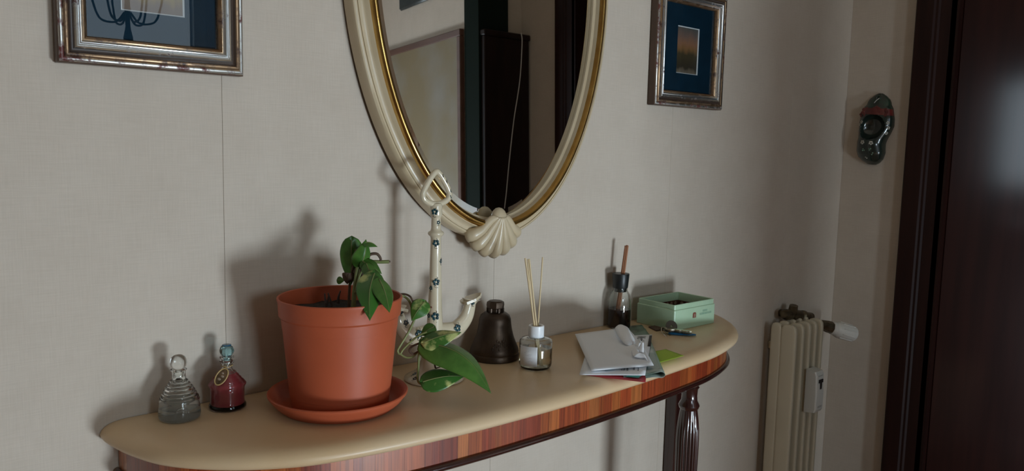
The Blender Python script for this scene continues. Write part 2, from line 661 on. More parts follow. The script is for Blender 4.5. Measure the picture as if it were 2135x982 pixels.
# back wall with its paper hung in strips
mb = MB().box(-2.9, XR + 0.12, 0.0015, 0.12, -0.0, CEIL)
wb = struct('wall_back', mb, 'joint')
seams = [-2.9, -2.61, -2.10, -1.60, -1.09, -0.58, -0.075, 0.431, 0.931, 1.442, 1.95, XR]
for a, b in zip(seams, seams[1:]):
    obj('wallpaper_strip', MB().rbox(a + 0.00018, b - 0.00018, 0.0, 0.002, 0.0, CEIL, 0.0004), 'wallpaper', wb, 0)
# right wall around its door
DY0, DY1 = -0.27, -1.145          # clear opening of the door
mb = MB().box(XR, XR + 0.12, DY0, 0.0, 0, CEIL)
mb.box(XR, XR + 0.12, -1.50, DY1, 0, CEIL)
mb.box(XR, XR + 0.12, DY1, DY0, 2.12, CEIL)
struct('wall_right', mb, 'wallpaper')
PQ = Matrix.Translation((2.0, -1.50, 0)) @ Matrix.Rotation(math.radians(8), 4, 'Z') @ Matrix.Translation((-2.0, 1.50, 0))
struct('wall_partition', MB().box(2.0, 2.12, -3.1, -1.50, 0, CEIL, PQ), 'wallpaper')
struct('wall_left', MB().box(-3.02, -2.9, -3.1, 0.12, 0, CEIL), 'wallpaper')
struct('floor', MB().box(-3.02, 3.6, -3.2, 0.12, -0.1, 0), 'floor_tile')
struct('ceiling', MB().box(-3.02, 3.6, -3.2, 0.12, CEIL, CEIL + 0.1), 'plaster')
WX0, WX1, WZ1 = 0.74, 1.52, 2.42
mb = MB().box(-3.02, 0.10, -3.1, -2.98, 0, CEIL).box(0.56, WX0, -3.1, -2.98, 0, CEIL)
mb.box(0.10, 0.56, -3.1, -2.98, 0, 1.04).box(0.10, 0.56, -3.1, -2.98, 1.72, CEIL)
mb.box(WX1, 2.45, -3.1, -2.98, 0, CEIL)
mb.box(WX0, WX1, -3.1, -2.98, WZ1, CEIL)
struct('wall_front', mb, 'wallpaper')
# room beyond the door
mb = MB().box(3.4, 3.5, -1.9, 0.12, 0, CEIL).box(XR + 0.12, 3.5, 0.0, 0.12, 0, CEIL).box(XR + 0.12, 3.5, -1.9, -1.8, 0, CEIL)
mb.box(2.15, XR + 0.12, -1.9, -1.5, 0, CEIL)
struct('wall_beyond', mb, 'wallpaper')

# balcony window
win = struct_root('window_1')
f = MB()
f.box(WX0, WX0 + 0.06, -3.08, -2.99, 0, WZ1).box(WX1 - 0.06, WX1, -3.08, -2.99, 0, WZ1)
f.box(WX0, WX1, -3.08, -2.99, WZ1 - 0.06, WZ1).box(WX0, WX1, -3.08, -2.99, 0.49, 0.60).box(WX0, WX1, -3.08, -2.99, 0, 0.03)
obj('window_frame', f, 'window_white', win)
win = struct_root('window_2')
f = MB().box(0.10, 0.12, -3.06, -2.99, 1.04, 1.72).box(0.54, 0.56, -3.06, -2.99, 1.04, 1.72).box(0.10, 0.56, -3.06, -2.99, 1.04, 1.06).box(0.10, 0.56, -3.06, -2.99, 1.70, 1.72)
obj('window_frame', f, 'window_white', win)
# plaster cove along the ceiling
for nm, a in (('trim_1', (-2.9, 2.20, -2.98, -2.90)), ('trim_2', (-2.9, XR, -0.06, 0.0))):
    struct(nm, MB().box(a[0], a[1], a[2], a[3], CEIL - 0.07, CEIL), 'plaster')

# door in the right wall: casing, jamb, leaf standing ajar into the next room
door = struct_root('door_1')
Y0 = -0.183
zt = 2.21
for side, (ya, yb) in enumerate(((Y0, DY0 - 0.012), (-1.232, DY1 + 0.012))):
    s = 1 if yb > ya else -1
    prof = [(0, 0), (0, 0.020), (0.004, 0.024), (0.046, 0.024), (0.050, 0.019), (0.056, 0.019), (0.060, 0.014), (0.085, 0.012), (0.099, 0.012), (0.099, 0)]
    vs = [(XR - h, ya + s * d, z) for z in (0, zt) for d, h in prof]
    n = len(prof)
    fs = [(i, i + 1, n + i + 1, n + i) for i in range(n - 1)] + [tuple(range(n)), tuple(range(2 * n - 1, n - 1, -1))]
    obj('casing', MB().add(vs, fs), 'casing_wood', door, 25)
obj('casing_head', MB().box(XR - 0.022, XR, -1.232, Y0, 2.115, zt), 'casing_wood', door)
obj('jamb', MB().box(XR - 0.012, XR + 0.12, DY0 - 0.018, DY0 + 0.001, 0, 2.12), 'casing_wood', door)
obj('jamb', MB().box(XR - 0.012, XR + 0.12, DY1 - 0.001, DY1 + 0.018, 0, 2.12), 'casing_wood', door)
LEAF = math.radians(33.5)
ML = Matrix.Translation((XR + 0.010, DY0 - 0.019, 0)) @ Matrix.Rotation(LEAF, 4, 'Z')
leaf = MB().rbox(0, 0.042, -0.80, 0, 0.01, 2.10, 0.003, ML)
lo = obj('door_leaf', leaf, 'door_wood', door, 25)
pn = MB()
for z0, z1 in ((0.15, 0.72), (0.86, 1.96)):
    for a in ((-0.68, -0.66, z0, z1), (-0.14, -0.12, z0, z1)):
        pn.rbox(-0.006, 0.002, a[0], a[1], a[2], a[3], 0.003, ML)
    pn.rbox(-0.006, 0.002, -0.68, -0.12, z0 - 0.02, z0, 0.003, ML)
    pn.rbox(-0.006, 0.002, -0.68, -0.12, z1, z1 + 0.02, 0.003, ML)
hd = MB().tube([ML @ Vector(p) for p in ((0, -0.74, 1.02), (-0.045, -0.74, 1.02), (-0.05, -0.72, 1.02), (-0.05, -0.63, 1.02))], 0.009)
obj('door_handle', hd, 'brass_dull', lo)
for z in (0.25, 1.85):
    obj('hinge', MB().lathe([(0.007, z), (0.007, z + 0.09)], 14, Matrix.Translation((XR + 0.004, DY0 - 0.022, 0))), 'brass_dull', lo)

# ------------------------------------------------------------------ console table
tab = thing('console_table', 'bow-fronted console table with cream marble top and dark fluted legs', 'table', (0.92, -0.12, 0))
TO = Vector((0.92, -0.12, 0))
plan = [(.262, 0), (.263, -.03), (.274, -.085), (.296, -.140), (.336, -.188), (.39, -.228), (.461, -.257), (.596, -.277), (.762, -.284),
        (.982, -.279), (1.2, -.262), (1.313, -.245), (1.42, -.208), (1.50, -.152), (1.553, -.085), (1.575, -.03), (1.580, 0)]
line = [v.xy for v in catmull([(x, y, 0) for x, y in plan], 8)]


def inset(line, d):
    out = []
    n = len(line)
    for i in range(n):
        t = (line[min(i + 1, n - 1)] - line[max(i - 1, 0)]).normalized()
        nrm = Vector((-t.y, t.x))          # points inside (curve runs left to right in front)
        p = line[i] + nrm * d
        if i in (0, n - 1):
            p.y = -0.0015
        out.append(Vector((p.x, min(p.y, -0.0015))))
    return out


TH = 0.025
prof = [(0.034, 0), (0.026, -0.0005), (0.018, -0.0017), (0.011, -0.0038), (0.0055, -0.0070), (0.0018, -0.0110), (0, -0.0155), (0.0010, -0.0195), (0.0045, -0.0230), (0.010, -TH)]
rings = [inset(line, d) for d, h in prof]
n = len(line)
vs, fs = [], []
for (d, h), rg in zip(prof, rings):
    vs += [(p.x, p.y, TZ + h) for p in rg]
for i in range(len(prof) - 1):
    for k in range(n - 1):
        fs.append((i * n + k, i * n + k + 1, (i + 1) * n + k + 1, (i + 1) * n + k))
fs.append(tuple(range(n)))
fs.append(tuple(range((len(prof) - 1) * n, len(prof) * n))[::-1])
fs.append(tuple(i * n for i in range(len(prof))))
fs.append(tuple(i * n + n - 1 for i in range(len(prof)))[::-1])
top = obj('marble_top', MB().add(vs, fs), 'marble', tab, 50, TO)

# apron with its veneer strips
AZ1, AZ0 = TZ - TH + 0.001, TZ - TH - 0.040
la = catmull([(x, y, 0) for x, y in inset(line, 0.022)], 1)
lb = inset(line, 0.032)
fa = [v.xy for v in la]
vs, fs = [], []
nn = len(lb)
inner = inset(line, 0.05)
core = MB()
P = [[Vector((p.x, p.y, z)) for p in lb] for z in (AZ0, AZ1)] + [[Vector((p.x, p.y, z)) for p in inner] for z in (AZ1, AZ0)]
core.grid(P + [P[0]])
apron = obj('apron', core, 'dark_mahogany', tab, 40, TO)
# arc-length walk for the strips
acc = [0.0]
for a, b in zip(fa, fa[1:]):
    acc.append(acc[-1] + (b - a).length)


def on_arc(s, pts=fa):
    s = max(0, min(acc[-1], s))
    for i in range(len(acc) - 1):
        if s <= acc[i + 1]:
            k = (s - acc[i]) / max(1e-9, acc[i + 1] - acc[i])
            return i, k
    return len(acc) - 2, 1.0


def arc_pt(s, pts):
    i, k = on_arc(s)
    return pts[i] * (1 - k) + pts[i + 1] * k


tones = [(0.36, 0.080, 0.018), (0.30, 0.052, 0.013), (0.42, 0.115, 0.026), (0.26, 0.038, 0.011), (0.38, 0.092, 0.020), (0.33, 0.062, 0.015), (0.44, 0.135, 0.034)]
s0 = 0.0
rs = random.Random(11)
while s0 < acc[-1] - 0.002:
    wd = rs.choice((0.012, 0.018, 0.024, 0.03, 0.022))
    s1 = min(acc[-1], s0 + wd)
    if acc[-1] - s1 < 0.006:
        s1 = acc[-1]
    k = max(2, int((s1 - s0) / 0.006) + 1)
    outr = [arc_pt(s0 + 0.00008 + (s1 - s0 - 0.00016) * i / k, fa) for i in range(k + 1)]
    innr = [arc_pt(s0 + 0.00008 + (s1 - s0 - 0.00016) * i / k, lb) for i in range(k + 1)]
    g = MB()
    rows = [[Vector((p.x, p.y, z)) for p in outr] for z in (AZ0, AZ1)] + [[Vector((p.x, p.y, z)) for p in innr] for z in (AZ1, AZ0)]
    g.grid(rows + [rows[0]])
    vo = obj('veneer_strip', g, 'veneer', apron, 40, TO)
    c = rs.choice(tones)
    j = rs.uniform(0.8, 1.12)
    vo.color = (c[0] * j, c[1] * j, c[2] * j, 1)
    s0 = s1
bd = inset(line, 0.020)
obj('bead_moulding', MB().tube([(p.x, min(p.y, -0.006), AZ0 - 0.004) for p in bd], 0.0055, 10), 'dark_mahogany', tab, 40, TO)


def fluted(cx, cy):
    z1 = AZ0 - 0.004
    M = Matrix.Translation((cx, cy, 0))
    cap = MB().lathe([(0.0, z1), (0.020, z1), (0.0225, z1 - 0.004), (0.021, z1 - 0.010), (0.016, z1 - 0.013), (0.0185, z1 - 0.017), (0.016, z1 - 0.021),
                      (0.0150, z1 - 0.034), (0.0158, z1 - 0.044), (0.0190, z1 - 0.050), (0.0205, z1 - 0.054), (0.019, z1 - 0.059), (0.0165, z1 - 0.062), (0.0, z1 - 0.063)], 36, M)
    lg = obj('leg', cap, 'dark_mahogany', tab, 35, TO)
    zs = z1 - 0.061
    tabr = [(0, 0.0165), (0.012, 0.0185), (0.035, 0.0215), (0.06, 0.0225), (0.10, 0.0222), (0.3, 0.019), (0.55, 0.0145), (0.62, 0.013)]
    pr = [(lerp_table(tabr, i * 0.62 / 30), zs - i * 0.62 / 30) for i in range(31)]

    def rf(t, i):
        a = min(1, i / 2) * min(1, (30 - i) / 2)
        return 1 - 0.10 * a * (1 - abs(math.sin(t * 9)) ** 0.7)
    sh = MB().lathe(pr, 144, M, rf)
    obj('fluted_shaft', sh, 'dark_mahogany', lg, 60)
    ft = MB().lathe([(0.0, zs - 0.61), (0.013, zs - 0.61), (0.018, zs - 0.622), (0.013, zs - 0.634), (0.016, zs - 0.66), (0.010, 0.0), (0, 0)], 30, M)
    obj('foot', ft, 'dark_mahogany', lg, 40)
    for ch in lg.children:
        for v in ch.data.vertices:
            v.co -= TO
    return lg


fluted(1.262, -0.208)
fluted(0.590, -0.220)
for x in (1.462, 0.345):
    obj('rear_post', MB().rbox(x, x + 0.055, -0.032, -0.002, 0, AZ0 + 0.03, 0.002), 'dark_mahogany', tab, 30, TO)

# ------------------------------------------------------------------ oval mirror
MC = Vector((0.900, -0.010, 1.540))
mir = thing('oval_mirror', 'tall oval wall mirror in cream frame with gilt bead and shell at foot', 'mirror', MC)
mir.rotation_euler = (math.radians(-1.2), 0, 0)
A_G, B_G = 0.250, 0.4485       # half axes of the glass


def oval(prof, n=128, a0=A_G, b0=B_G, t0=None, t1=None):
    """prof: list of (r, h) outward from the glass edge, height from the wall; sweeps the ellipse"""
    vs, fs = [], []
    full = t0 is None
    m = n if full else n + 1
    for r, h in prof:
        for k in range(m):
            t = 2 * PI * k / n if full else t0 + (t1 - t0) * k / n
            vs.append((math.cos(t) * (a0 + r), -h, math.sin(t) * (b0 + (r if r < 0.016 else 0.016 + (r - 0.016) * 0.8))))
    for i in range(len(prof) - 1):
        for k in range(n):
            k2 = (k + 1) % m if full else k + 1
            fs.append((i * m + k, i * m + k2, (i + 1) * m + k2, (i + 1) * m + k))
    return MB().add(vs, fs)


obj('frame', oval([(-0.004, 0.004), (-0.004, 0.0155), (0.000, 0.019), (0.0015, 0.027), (0.004, 0.028), (0.013, 0.028), (0.0165, 0.0260), (0.0195, 0.0205), (0.024, 0.0180), (0.0280, 0.0178),
                   (0.0300, 0.0178), (0.0305, 0.0155), (0.0310, 0.0155), (0.0316, 0.0180), (0.0345, 0.0180), (0.0375, 0.0160), (0.0390, 0.012), (0.0390, -0.008)]), 'cream_lacquer', mir, 35)
gb = [(0.0015, 0.0265), (0.0026, 0.0315), (0.0052, 0.0348), (0.0085, 0.0360), (0.0118, 0.0348), (0.0140, 0.0315), (0.0152, 0.0265)]
tS = math.radians(5.2)
obj('gilt_bead', oval(gb, 128, t0=-PI / 2 + tS, t1=1.5 * PI - tS), 'gilt', mir, 50)
for s in (-1, 1):         # the bead curls into a little scroll beside the shell
    t = -PI / 2 + s * tS
    p0 = Vector((math.cos(t) * (A_G + 0.008), -0.0300, math.sin(t) * (B_G + 0.008)))
    pts = [p0 + Vector((s * 0.010, 0, 0.0012)), p0, p0 + Vector((-s * 0.007, -0.002, 0.002)), p0 + Vector((-s * 0.010, -0.003, 0.007)), p0 + Vector((-s * 0.007, -0.003, 0.011)), p0 + Vector((-s * 0.003, -0.002, 0.010))]
    obj('scroll', MB().tube(catmull(pts, 5), [0.0058] * 11 + [0.0058 - 0.00018 * i for i in range(15)], 12), 'gilt', mir, 50)
n = 128
gl = MB()
vs = [(math.cos(2 * PI * k / n) * (A_G - 0.016), -0.0125, math.sin(2 * PI * k / n) * (B_G - 0.016)) for k in range(n)]
vs2 = [(math.cos(2 * PI * k / n) * (A_G + 0.001), -0.0113, math.sin(2 * PI * k / n) * (B_G + 0.001)) for k in range(n)]
vs3 = [(v[0], -0.006, v[2]) for v in vs2]
gl.add(vs + vs2 + vs3, [tuple(range(n))] + [(k, (k + 1) % n, n + (k + 1) % n, n + k) for k in range(n)] + [(n + k, n + (k + 1) % n, 2 * n + (k + 1) % n, 2 * n + k) for k in range(n)] + [tuple(range(3 * n - 1, 2 * n - 1, -1))])
obj('glass', gl, 'mirror_silver', mir, 0)
obj('back_board', oval([(0.030, -0.006), (0.030, 0.003), (-A_G * 0.5, 0.003)], 64), 'frame_umber', mir)

# shell: fluted fan with scalloped lobes
sh = MB()
SC = Vector((0.0, -0.024, -B_G + 0.006))
nA, nR = 84, 18
rows = []
lobes = 7
for i in range(nR + 1):
    u = i / nR
    row = []
    for k in range(nA + 1):
        a = -1 + 2 * k / nA
        ang = a * math.radians(72)
        lb_ = abs(math.sin((a + 1) / 2 * lobes * PI))
        sc = lb_ ** 0.55
        R = (0.067 - 0.004 * a * a) * (0.88 + 0.12 * sc)
        # fan opens from a narrow neck
        x = math.sin(ang) * R * (u ** 1.25) * 1.08 + a * 0.010 * (1 - u) - 0.005
        z = -math.cos(ang) * R * u * 1.02 - 0.004 * u + 0.008 * math.sin(PI * min(1, u * 1.6)) * a * a
        h = 0.013 * math.sin(PI * (0.25 + 0.62 * u)) + 0.0055 * (lb_ ** 0.6) * (0.3 + u) - 0.004 * a * a - 0.005 * u
        if u > 0.85:
            h -= 0.010 * ((u - 0.85) / 0.15) ** 2
        h += 0.010 * (1 - u) ** 3
        row.append(SC + Vector((x, -h, z)))
    rows.append(row)
sh.grid(rows)
kn = MB().ellipsoid(SC + Vector((-0.004, -0.008, -0.004)), 0.0165, 0.013, 0.021)
shell = obj('shell_ornament', sh, 'cream_lacquer', mir, 70, thick=0.004)
obj('knob', kn, 'cream_lacquer', shell, 60)

# ------------------------------------------------------------------ framed pictures


def framed(name, label, x0, x1, z0, z1, art, art_rect, tilt=0.0):
    cx = (x0 + x1) / 2
    root = thing(name, label, 'picture', (cx, -0.001, z0))
    root.rotation_euler = (tilt, 0, 0)
    W, H = x1 - x0, z1 - z0

    def band(prof, closed_back=False):
        vs, fs = [], []
        for d, h in prof:
            vs += [(-W / 2 + d, -h, d), (W / 2 - d, -h, d), (W / 2 - d, -h, H - d), (-W / 2 + d, -h, H - d)]
        for i in range(len(prof) - 1):
            for k in range(4):
                fs.append((i * 4 + k, i * 4 + (k + 1) % 4, i * 4 + 4 + (k + 1) % 4, i * 4 + 4 + k))
        return MB().add(vs, fs)
    obj('outer_moulding', band([(0.006, 0.0), (0.0, 0.002), (0.0, 0.016), (0.0015, 0.0185)]), 'frame_brown', root, 30)
    obj('outer_bead', band([(0.0015, 0.0185), (0.0025, 0.0205), (0.0040, 0.0212), (0.0058, 0.0208), (0.0066, 0.0196)]), 'silver_worn', root, 60)
    obj('ridge_moulding', band([(0.0066, 0.0196), (0.0075, 0.0222), (0.0092, 0.0235), (0.0110, 0.0230), (0.0120, 0.0215)]), 'bronze_gilt', root, 60)
    obj('cove_moulding', band([(0.0120, 0.0215), (0.0130, 0.0192), (0.0150, 0.0180), (0.0170, 0.0188)]), 'frame_umber', root, 60)
    obj('silver_moulding', band([(0.0170, 0.0188), (0.0180, 0.0228), (0.0196, 0.0240), (0.0208, 0.0232), (0.0214, 0.0214), (0.0232, 0.0208), (0.0240, 0.0222), (0.0256, 0.0226), (0.0266, 0.0212), (0.0272, 0.0190), (0.0285, 0.0184)]), 'silver_leaf', root, 50)
    obj('inner_slip', band([(0.0285, 0.0184), (0.0297, 0.0190), (0.0320, 0.0172), (0.0340, 0.0140), (0.0340, 0.009)]), 'bronze_gilt', root, 40)
    i = 0.033
    ax0, ax1, az0, az1 = art_rect            # in frame coordinates, z from the bottom
    bv = 0.0018
    # mat board with a window
    vs = []
    for (a0, a1, b0, b1, h) in ((-W / 2 + i, W / 2 - i, i, H - i, 0.0085), (ax0, ax1, az0, az1, 0.0085)):
        vs += [(a0, -h, b0), (a1, -h, b0), (a1, -h, b1), (a0, -h, b1)]
    obj('mat_board', MB().add(vs, [(k, (k + 1) % 4, 4 + (k + 1) % 4, 4 + k) for k in range(4)]), 'mat_blue', root, 0)
    vs = [(ax0, -0.0085, az0), (ax1, -0.0085, az0), (ax1, -0.0085, az1), (ax0, -0.0085, az1), (ax0 + bv, -0.0065, az0 + bv), (ax1 - bv, -0.0065, az0 + bv), (ax1 - bv, -0.0065, az1 - bv), (ax0 + bv, -0.0065, az1 - bv)]
    obj('mat_bevel', MB().add(vs, [(k, (k + 1) % 4, 4 + (k + 1) % 4, 4 + k) for k in range(4)]), 'mat_bevel', root, 0)
    obj('painting', MB().box(ax0 - 0.003, ax1 + 0.003, -0.0063, -0.004, az0 - 0.003, az1 + 0.003), art, root, 0)
    obj('glass_pane', MB().add([(-W / 2 + i, -0.0105, i), (W / 2 - i, -0.0105, i), (W / 2 - i, -0.0105, H - i), (-W / 2 + i, -0.0105, H - i)], [(0, 1, 2, 3)]), 'pane', root, 0, recalc=False)
    obj('back_board', MB().box(-W / 2 + 0.005, W / 2 - 0.005, -0.0035, 0, 0.005, H - 0.005), 'frame_umber', root, 0)
    return root


framed('framed_picture', 'silver and brown framed painting on blue mat, hung beyond the potted plant', 0.2265, 0.4545, 1.3085, 1.60, 'art_meadow', (-0.039, 0.039, 0.071, 0.211))
framed('framed_picture', 'silver and brown framed sunset landscape on dark mat, hung above the green tin', 1.350, 1.600, 1.3175, 1.573, 'art_sunset', (-0.040, 0.038, 0.074, 0.176))

# ------------------------------------------------------------------ two little decanters
# clear one
p = (0.350, -0.043)
b = thing('glass_decanter', 'small clear glass bottle with ringed shoulder and round glass stopper', 'bottle', (p[0], p[1], TZ))


def ringed(z0, r0, z1, r1, n, amp):
    out = []
    for i in range(n * 4 + 1):
        t = i / (n * 4)
        out.append((r0 + (r1 - r0) * t + amp * math.sin(t * n * 2 * PI), z0 + (z1 - z0) * t))
    return out


outer = [(0.0, 0.0), (0.0225, 0.0), (0.0258, 0.002), (0.0268, 0.006), (0.0262, 0.014), (0.0250, 0.024), (0.0256, 0.026), (0.0248, 0.028)]
for t in range(29):
    q = t / 28
    outer.append((0.0240 + (0.0088 - 0.0240) * q ** 0.92 + 0.0014 * math.sin(PI * q) + 0.0008 * math.sin(q * 6 * 2 * PI), 0.029 + 0.026 * q))
outer += [(0.0086, 0.059), (0.0086, 0.0635), (0.0102, 0.0655), (0.0102, 0.0668), (0.0086, 0.068)]
inner_p = [(0.0074, 0.068), (0.0074, 0.058), (0.0078, 0.055), (0.0175, 0.0415), (0.0228, 0.029), (0.0238, 0.024), (0.0250, 0.014), (0.0256, 0.007), (0.0245, 0.003), (0.0215, 0.0016), (0, 0.0016)]
obj('bottle_body', MB().lathe(outer + inner_p, 48), 'clear_glass', b, 50)
obj('water', MB().lathe([(0, 0.0014), (0.0215, 0.0015), (0.0246, 0.0029), (0.0257, 0.0070), (0.0252, 0.0140), (0.0249, 0.0160), (0.0, 0.0160)], 48), 'water', b, 40)
st = [(0, 0.056), (0.0054, 0.0565), (0.0062, 0.068), (0.0076, 0.069), (0.0096, 0.0715), (0.0106, 0.0755), (0.0102, 0.0795), (0.0082, 0.0835), (0.0048, 0.0860), (0, 0.0868)]
obj('stopper', MB().lathe(st, 36), 'clear_glass', b, 60)
az = math.atan2(CAM.y - p[1], CAM.x - p[0]) + 0.12
arch = []
for i in range(25):
    if i < 8:
        u, z = -0.0085, 0.003 + 0.0105 * i / 8
    elif i > 16:
        u, z = 0.0085, 0.003 + 0.0105 * (24 - i) / 8
    else:
        a = PI - PI * (i - 8) / 8
        u, z = 0.0085 * math.cos(a), 0.0135 + 0.0075 * math.sin(a)
    th = az + u / 0.026
    r = lerp_table([(0, 0.0268), (0.006, 0.0268), (0.018, 0.0258), (0.03, 0.0246)], z)
    arch.append((r * math.cos(th), r * math.sin(th), z))
obj('embossed_arch', MB().tube(arch, 0.0009, 8), 'clear_glass', b, 60)

# red one
p = (0.416, -0.040)
b = thing('liqueur_bottle', 'small bottle of red liquid with blue topped stopper and hanging oval tag', 'bottle', (p[0], p[1], TZ))
ZS = 0.91


def zs_(pr):
    return [(r, z * ZS) for r, z in pr]


outer = [(0.0, 0.0), (0.0225, 0.0), (0.0248, 0.002), (0.0250, 0.006), (0.0232, 0.009), (0.0225, 0.012), (0.0228, 0.030), (0.0235, 0.034), (0.0252, 0.037), (0.0252, 0.0385), (0.0235, 0.041)]
outer += ringed(0.042, 0.0225, 0.060, 0.0090, 4, 0.0005)
outer += [(0.0072, 0.064), (0.0070, 0.070), (0.0098, 0.0715), (0.0098, 0.073), (0.0070, 0.0745), (0.0068, 0.077), (0.0094, 0.0785), (0.0094, 0.080), (0.0065, 0.081)]
inner_p = [(0.0050, 0.081), (0.0050, 0.064), (0.0070, 0.059), (0.0205, 0.041), (0.0212, 0.034), (0.0208, 0.012), (0.0195, 0.007), (0, 0.006)]
obj('bottle_body', MB().lathe(zs_(outer + inner_p), 48), 'clear_glass', b, 50)
obj('red_liquid', MB().lathe(zs_([(0, 0.0058), (0.0200, 0.0068), (0.0214, 0.012), (0.0217, 0.034), (0.0211, 0.041), (0.0105, 0.0545), (0, 0.0545)]), 48), 'red_liquid', b, 40)
st = obj('stopper', MB().lathe(zs_([(0, 0.074), (0.0048, 0.0745), (0.0052, 0.081), (0.0075, 0.083), (0.0098, 0.0875), (0.0098, 0.0905), (0.0085, 0.0945), (0.0062, 0.0975), (0, 0.0975)]), 10), 'blue_glass', b, 20)
obj('stopper_top', MB().lathe(zs_([(0, 0.0972), (0.0066, 0.0972), (0.0060, 0.0986), (0, 0.0988)]), 8), 'blue_top', st, 20)
az = math.atan2(CAM.y - p[1], CAM.x - p[0])
tc = Vector((0.0178 * math.cos(az - 0.42), 0.0178 * math.sin(az - 0.42), 0.0490))
nrm = Vector((math.cos(az - 0.30), math.sin(az - 0.30), 0.62)).normalized()
sx = Vector((0, 0, 1)).cross(nrm).normalized()
up = nrm.cross(sx)
rot = Matrix.Rotation(-0.42, 3, nrm)
sx, up = rot @ sx, rot @ up
MT = Matrix((sx, up, nrm)).transposed().to_4x4()
MT.translation = tc
tg = obj('tag', MB().prism([(0.0068 * math.cos(2 * PI * k / 28), 0.0118 * math.sin(2 * PI * k / 28)) for k in range(28)], -0.0006, 0.0008, MT), 'tag_brown', b, 30)
obj('tag_rim', MB().tube([MT @ Vector((0.0072 * math.cos(2 * PI * k / 32), 0.0122 * math.sin(2 * PI * k / 32), 0.0005)) for k in range(32)], 0.0009, 8, closed=True), 'gold_cord', tg, 60)
rf_ = MB()
for (u, v_, r) in ((-0.001, -0.004, 0.0026), (0.001, 0.001, 0.0024), (-0.001, 0.005, 0.0020)):
    rf_.ellipsoid(MT @ Vector((u, v_, 0.0008)), r, r * 0.7, 0.0007, MT.to_3x3())
obj('tag_relief', rf_, 'gold_cord' if False else 'tin_dot', tg, 60)
nk = [(0.0076 * math.cos(2 * PI * k / 24), 0.0076 * math.sin(2 * PI * k / 24), 0.0600 + 0.0006 * math.sin(k)) for k in range(24)]
obj('tag_cord', MB().tube(nk, 0.0006, 6, closed=True).tube([MT @ Vector((0, 0.0122, 0.0003)), (0.0078 * math.cos(az - 0.35), 0.0078 * math.sin(az - 0.35), 0.0600)], 0.0006, 6), 'gold_cord', b, 60)

# ------------------------------------------------------------------ saucer and potted pothos
PX, PY = 0.540, -0.128
sc = MB().lathe([(0, 0), (0.073, 0), (0.078, 0.0015), (0.088, 0.010), (0.094, 0.018), (0.0968, 0.0215), (0.0972, 0.0235), (0.0960, 0.0248), (0.0935, 0.0245), (0.0905, 0.0205), (0.083, 0.0105), (0.0775, 0.0056), (0.074, 0.0045), (0.0, 0.0045)], 72)
so = obj('plant_saucer', sc, 'terracotta', None, 50)
so.location = (PX, PY, TZ)
tag(so, 'shallow round terracotta coloured saucer under the plant pot', 'saucer')

plant = thing('potted_pothos', 'trailing variegated pothos in a terracotta coloured plastic pot', 'plant', (PX + 0.003, PY, TZ + 0.0049))
ZP = 0.155
potp = [(0, 0), (0.0660, 0), (0.0675, 0.002), (0.0690, 0.018), (0.0697, 0.0185), (0.0785, 0.112), (0.0790, 0.1122), (0.0805, 0.128), (0.0835, 0.131), (0.0845, 0.150), (0.0858, 0.153), (0.0858, 0.1555), (0.0845, 0.1565), (0.0830, 0.1555), (0.0820, 0.150), (0.0770, 0.128), (0.0755, 0.110), (0.0660, 0.006), (0, 0.004)]
potp = [(r_, z_ * 0.982) for r_, z_ in potp]
obj('pot', MB().lathe(potp, 72), 'terracotta', plant, 35)
sl = MB()
rows = []
for i in range(14):
    r = 0.0775 * i / 13
    row = []
    for k in range(41):
        t = 2 * PI * k / 40
        x, y = r * math.cos(t), r * math.sin(t)
        z = 0.132 + 0.004 * noise.noise(Vector((x * 60, y * 60, 0))) + 0.002 * noise.noise(Vector((x * 150, y * 150, 3)))
        row.append(Vector((x, y, z)))
    rows.append(row)
sl.grid(rows)
obj('soil', sl, 'soil', plant, 60)
PO = Vector((PX + 0.003, PY, TZ + 0.0049))
DP = (PO - CAM).dot(_F)                     # depth of the pot axis


def D(px, py, dd=0.0):
    return at_d(px, py, DP + dd)


LEAF_W = [(0, 0.0), (0.03, 0.42), (0.08, 0.68), (0.16, 0.88), (0.26, 0.99), (0.34, 1.0), (0.46, 0.92), (0.58, 0.78), (0.70, 0.58), (0.80, 0.40), (0.88, 0.24), (0.95, 0.09), (1.0, 0.0)]


def leaf(base, tip, width, m='leaf_green', face=None, arch=0.0, fold=0.25, curl=0.0, name='leaf', heart=0.9, shift=0.0, wave=0.0):
    """heart-shaped blade: base and tip in world space; face = direction its upper side looks to"""
    base, tip = Vector(base), Vector(tip)
    ax = tip - base
    Lg = ax.length
    ax.normalize()
    nrm = Vector(face) if face is not None else (CAM - base)
    nrm = (nrm - ax * nrm.dot(ax)).normalized()
    sd = ax.cross(nrm)
    rows = []
    nu, nv = 18, 12
    for i in range(nu + 1):
        u = i / nu
        wd = width * 0.5 * lerp_table(LEAF_W, u)
        row = []
        for j in range(nv + 1):
            v = -1 + 2 * j / nv
            off = -heart * 0.10 * Lg * (abs(v) ** 1.6) * max(0, 1 - u * 2.2) * (1 if u > 0 else 1)
            x = sd * (wd * v * math.cos(fold * abs(v))) + sd * (shift * math.sin(PI * u))
            h = -wd * abs(v) * math.sin(fold) + arch * math.sin(PI * u) + curl * (v * abs(v)) * wd + wave * wd * math.sin(7 * u + 2.5 * v) * abs(v)
            row.append(base + ax * (Lg * u + off) + x + nrm * h)
        rows.append(row)
    g = MB().grid(rows)
    o = obj(name, g, m, plant, 80, PO, thick=0.0006)
    rib = [base + ax * (Lg * i / nu) + sd * (shift * math.sin(PI * i / nu)) + nrm * (arch * math.sin(PI * i / nu) + 0.0002) for i in range(nu)]
    obj('midrib', MB().tube(rib, [0.0009 * (1 - 0.8 * i / nu) for i in range(nu)], 6), 'stem_green' if 'dry' not in m else m, o, 60, PO)
    return o


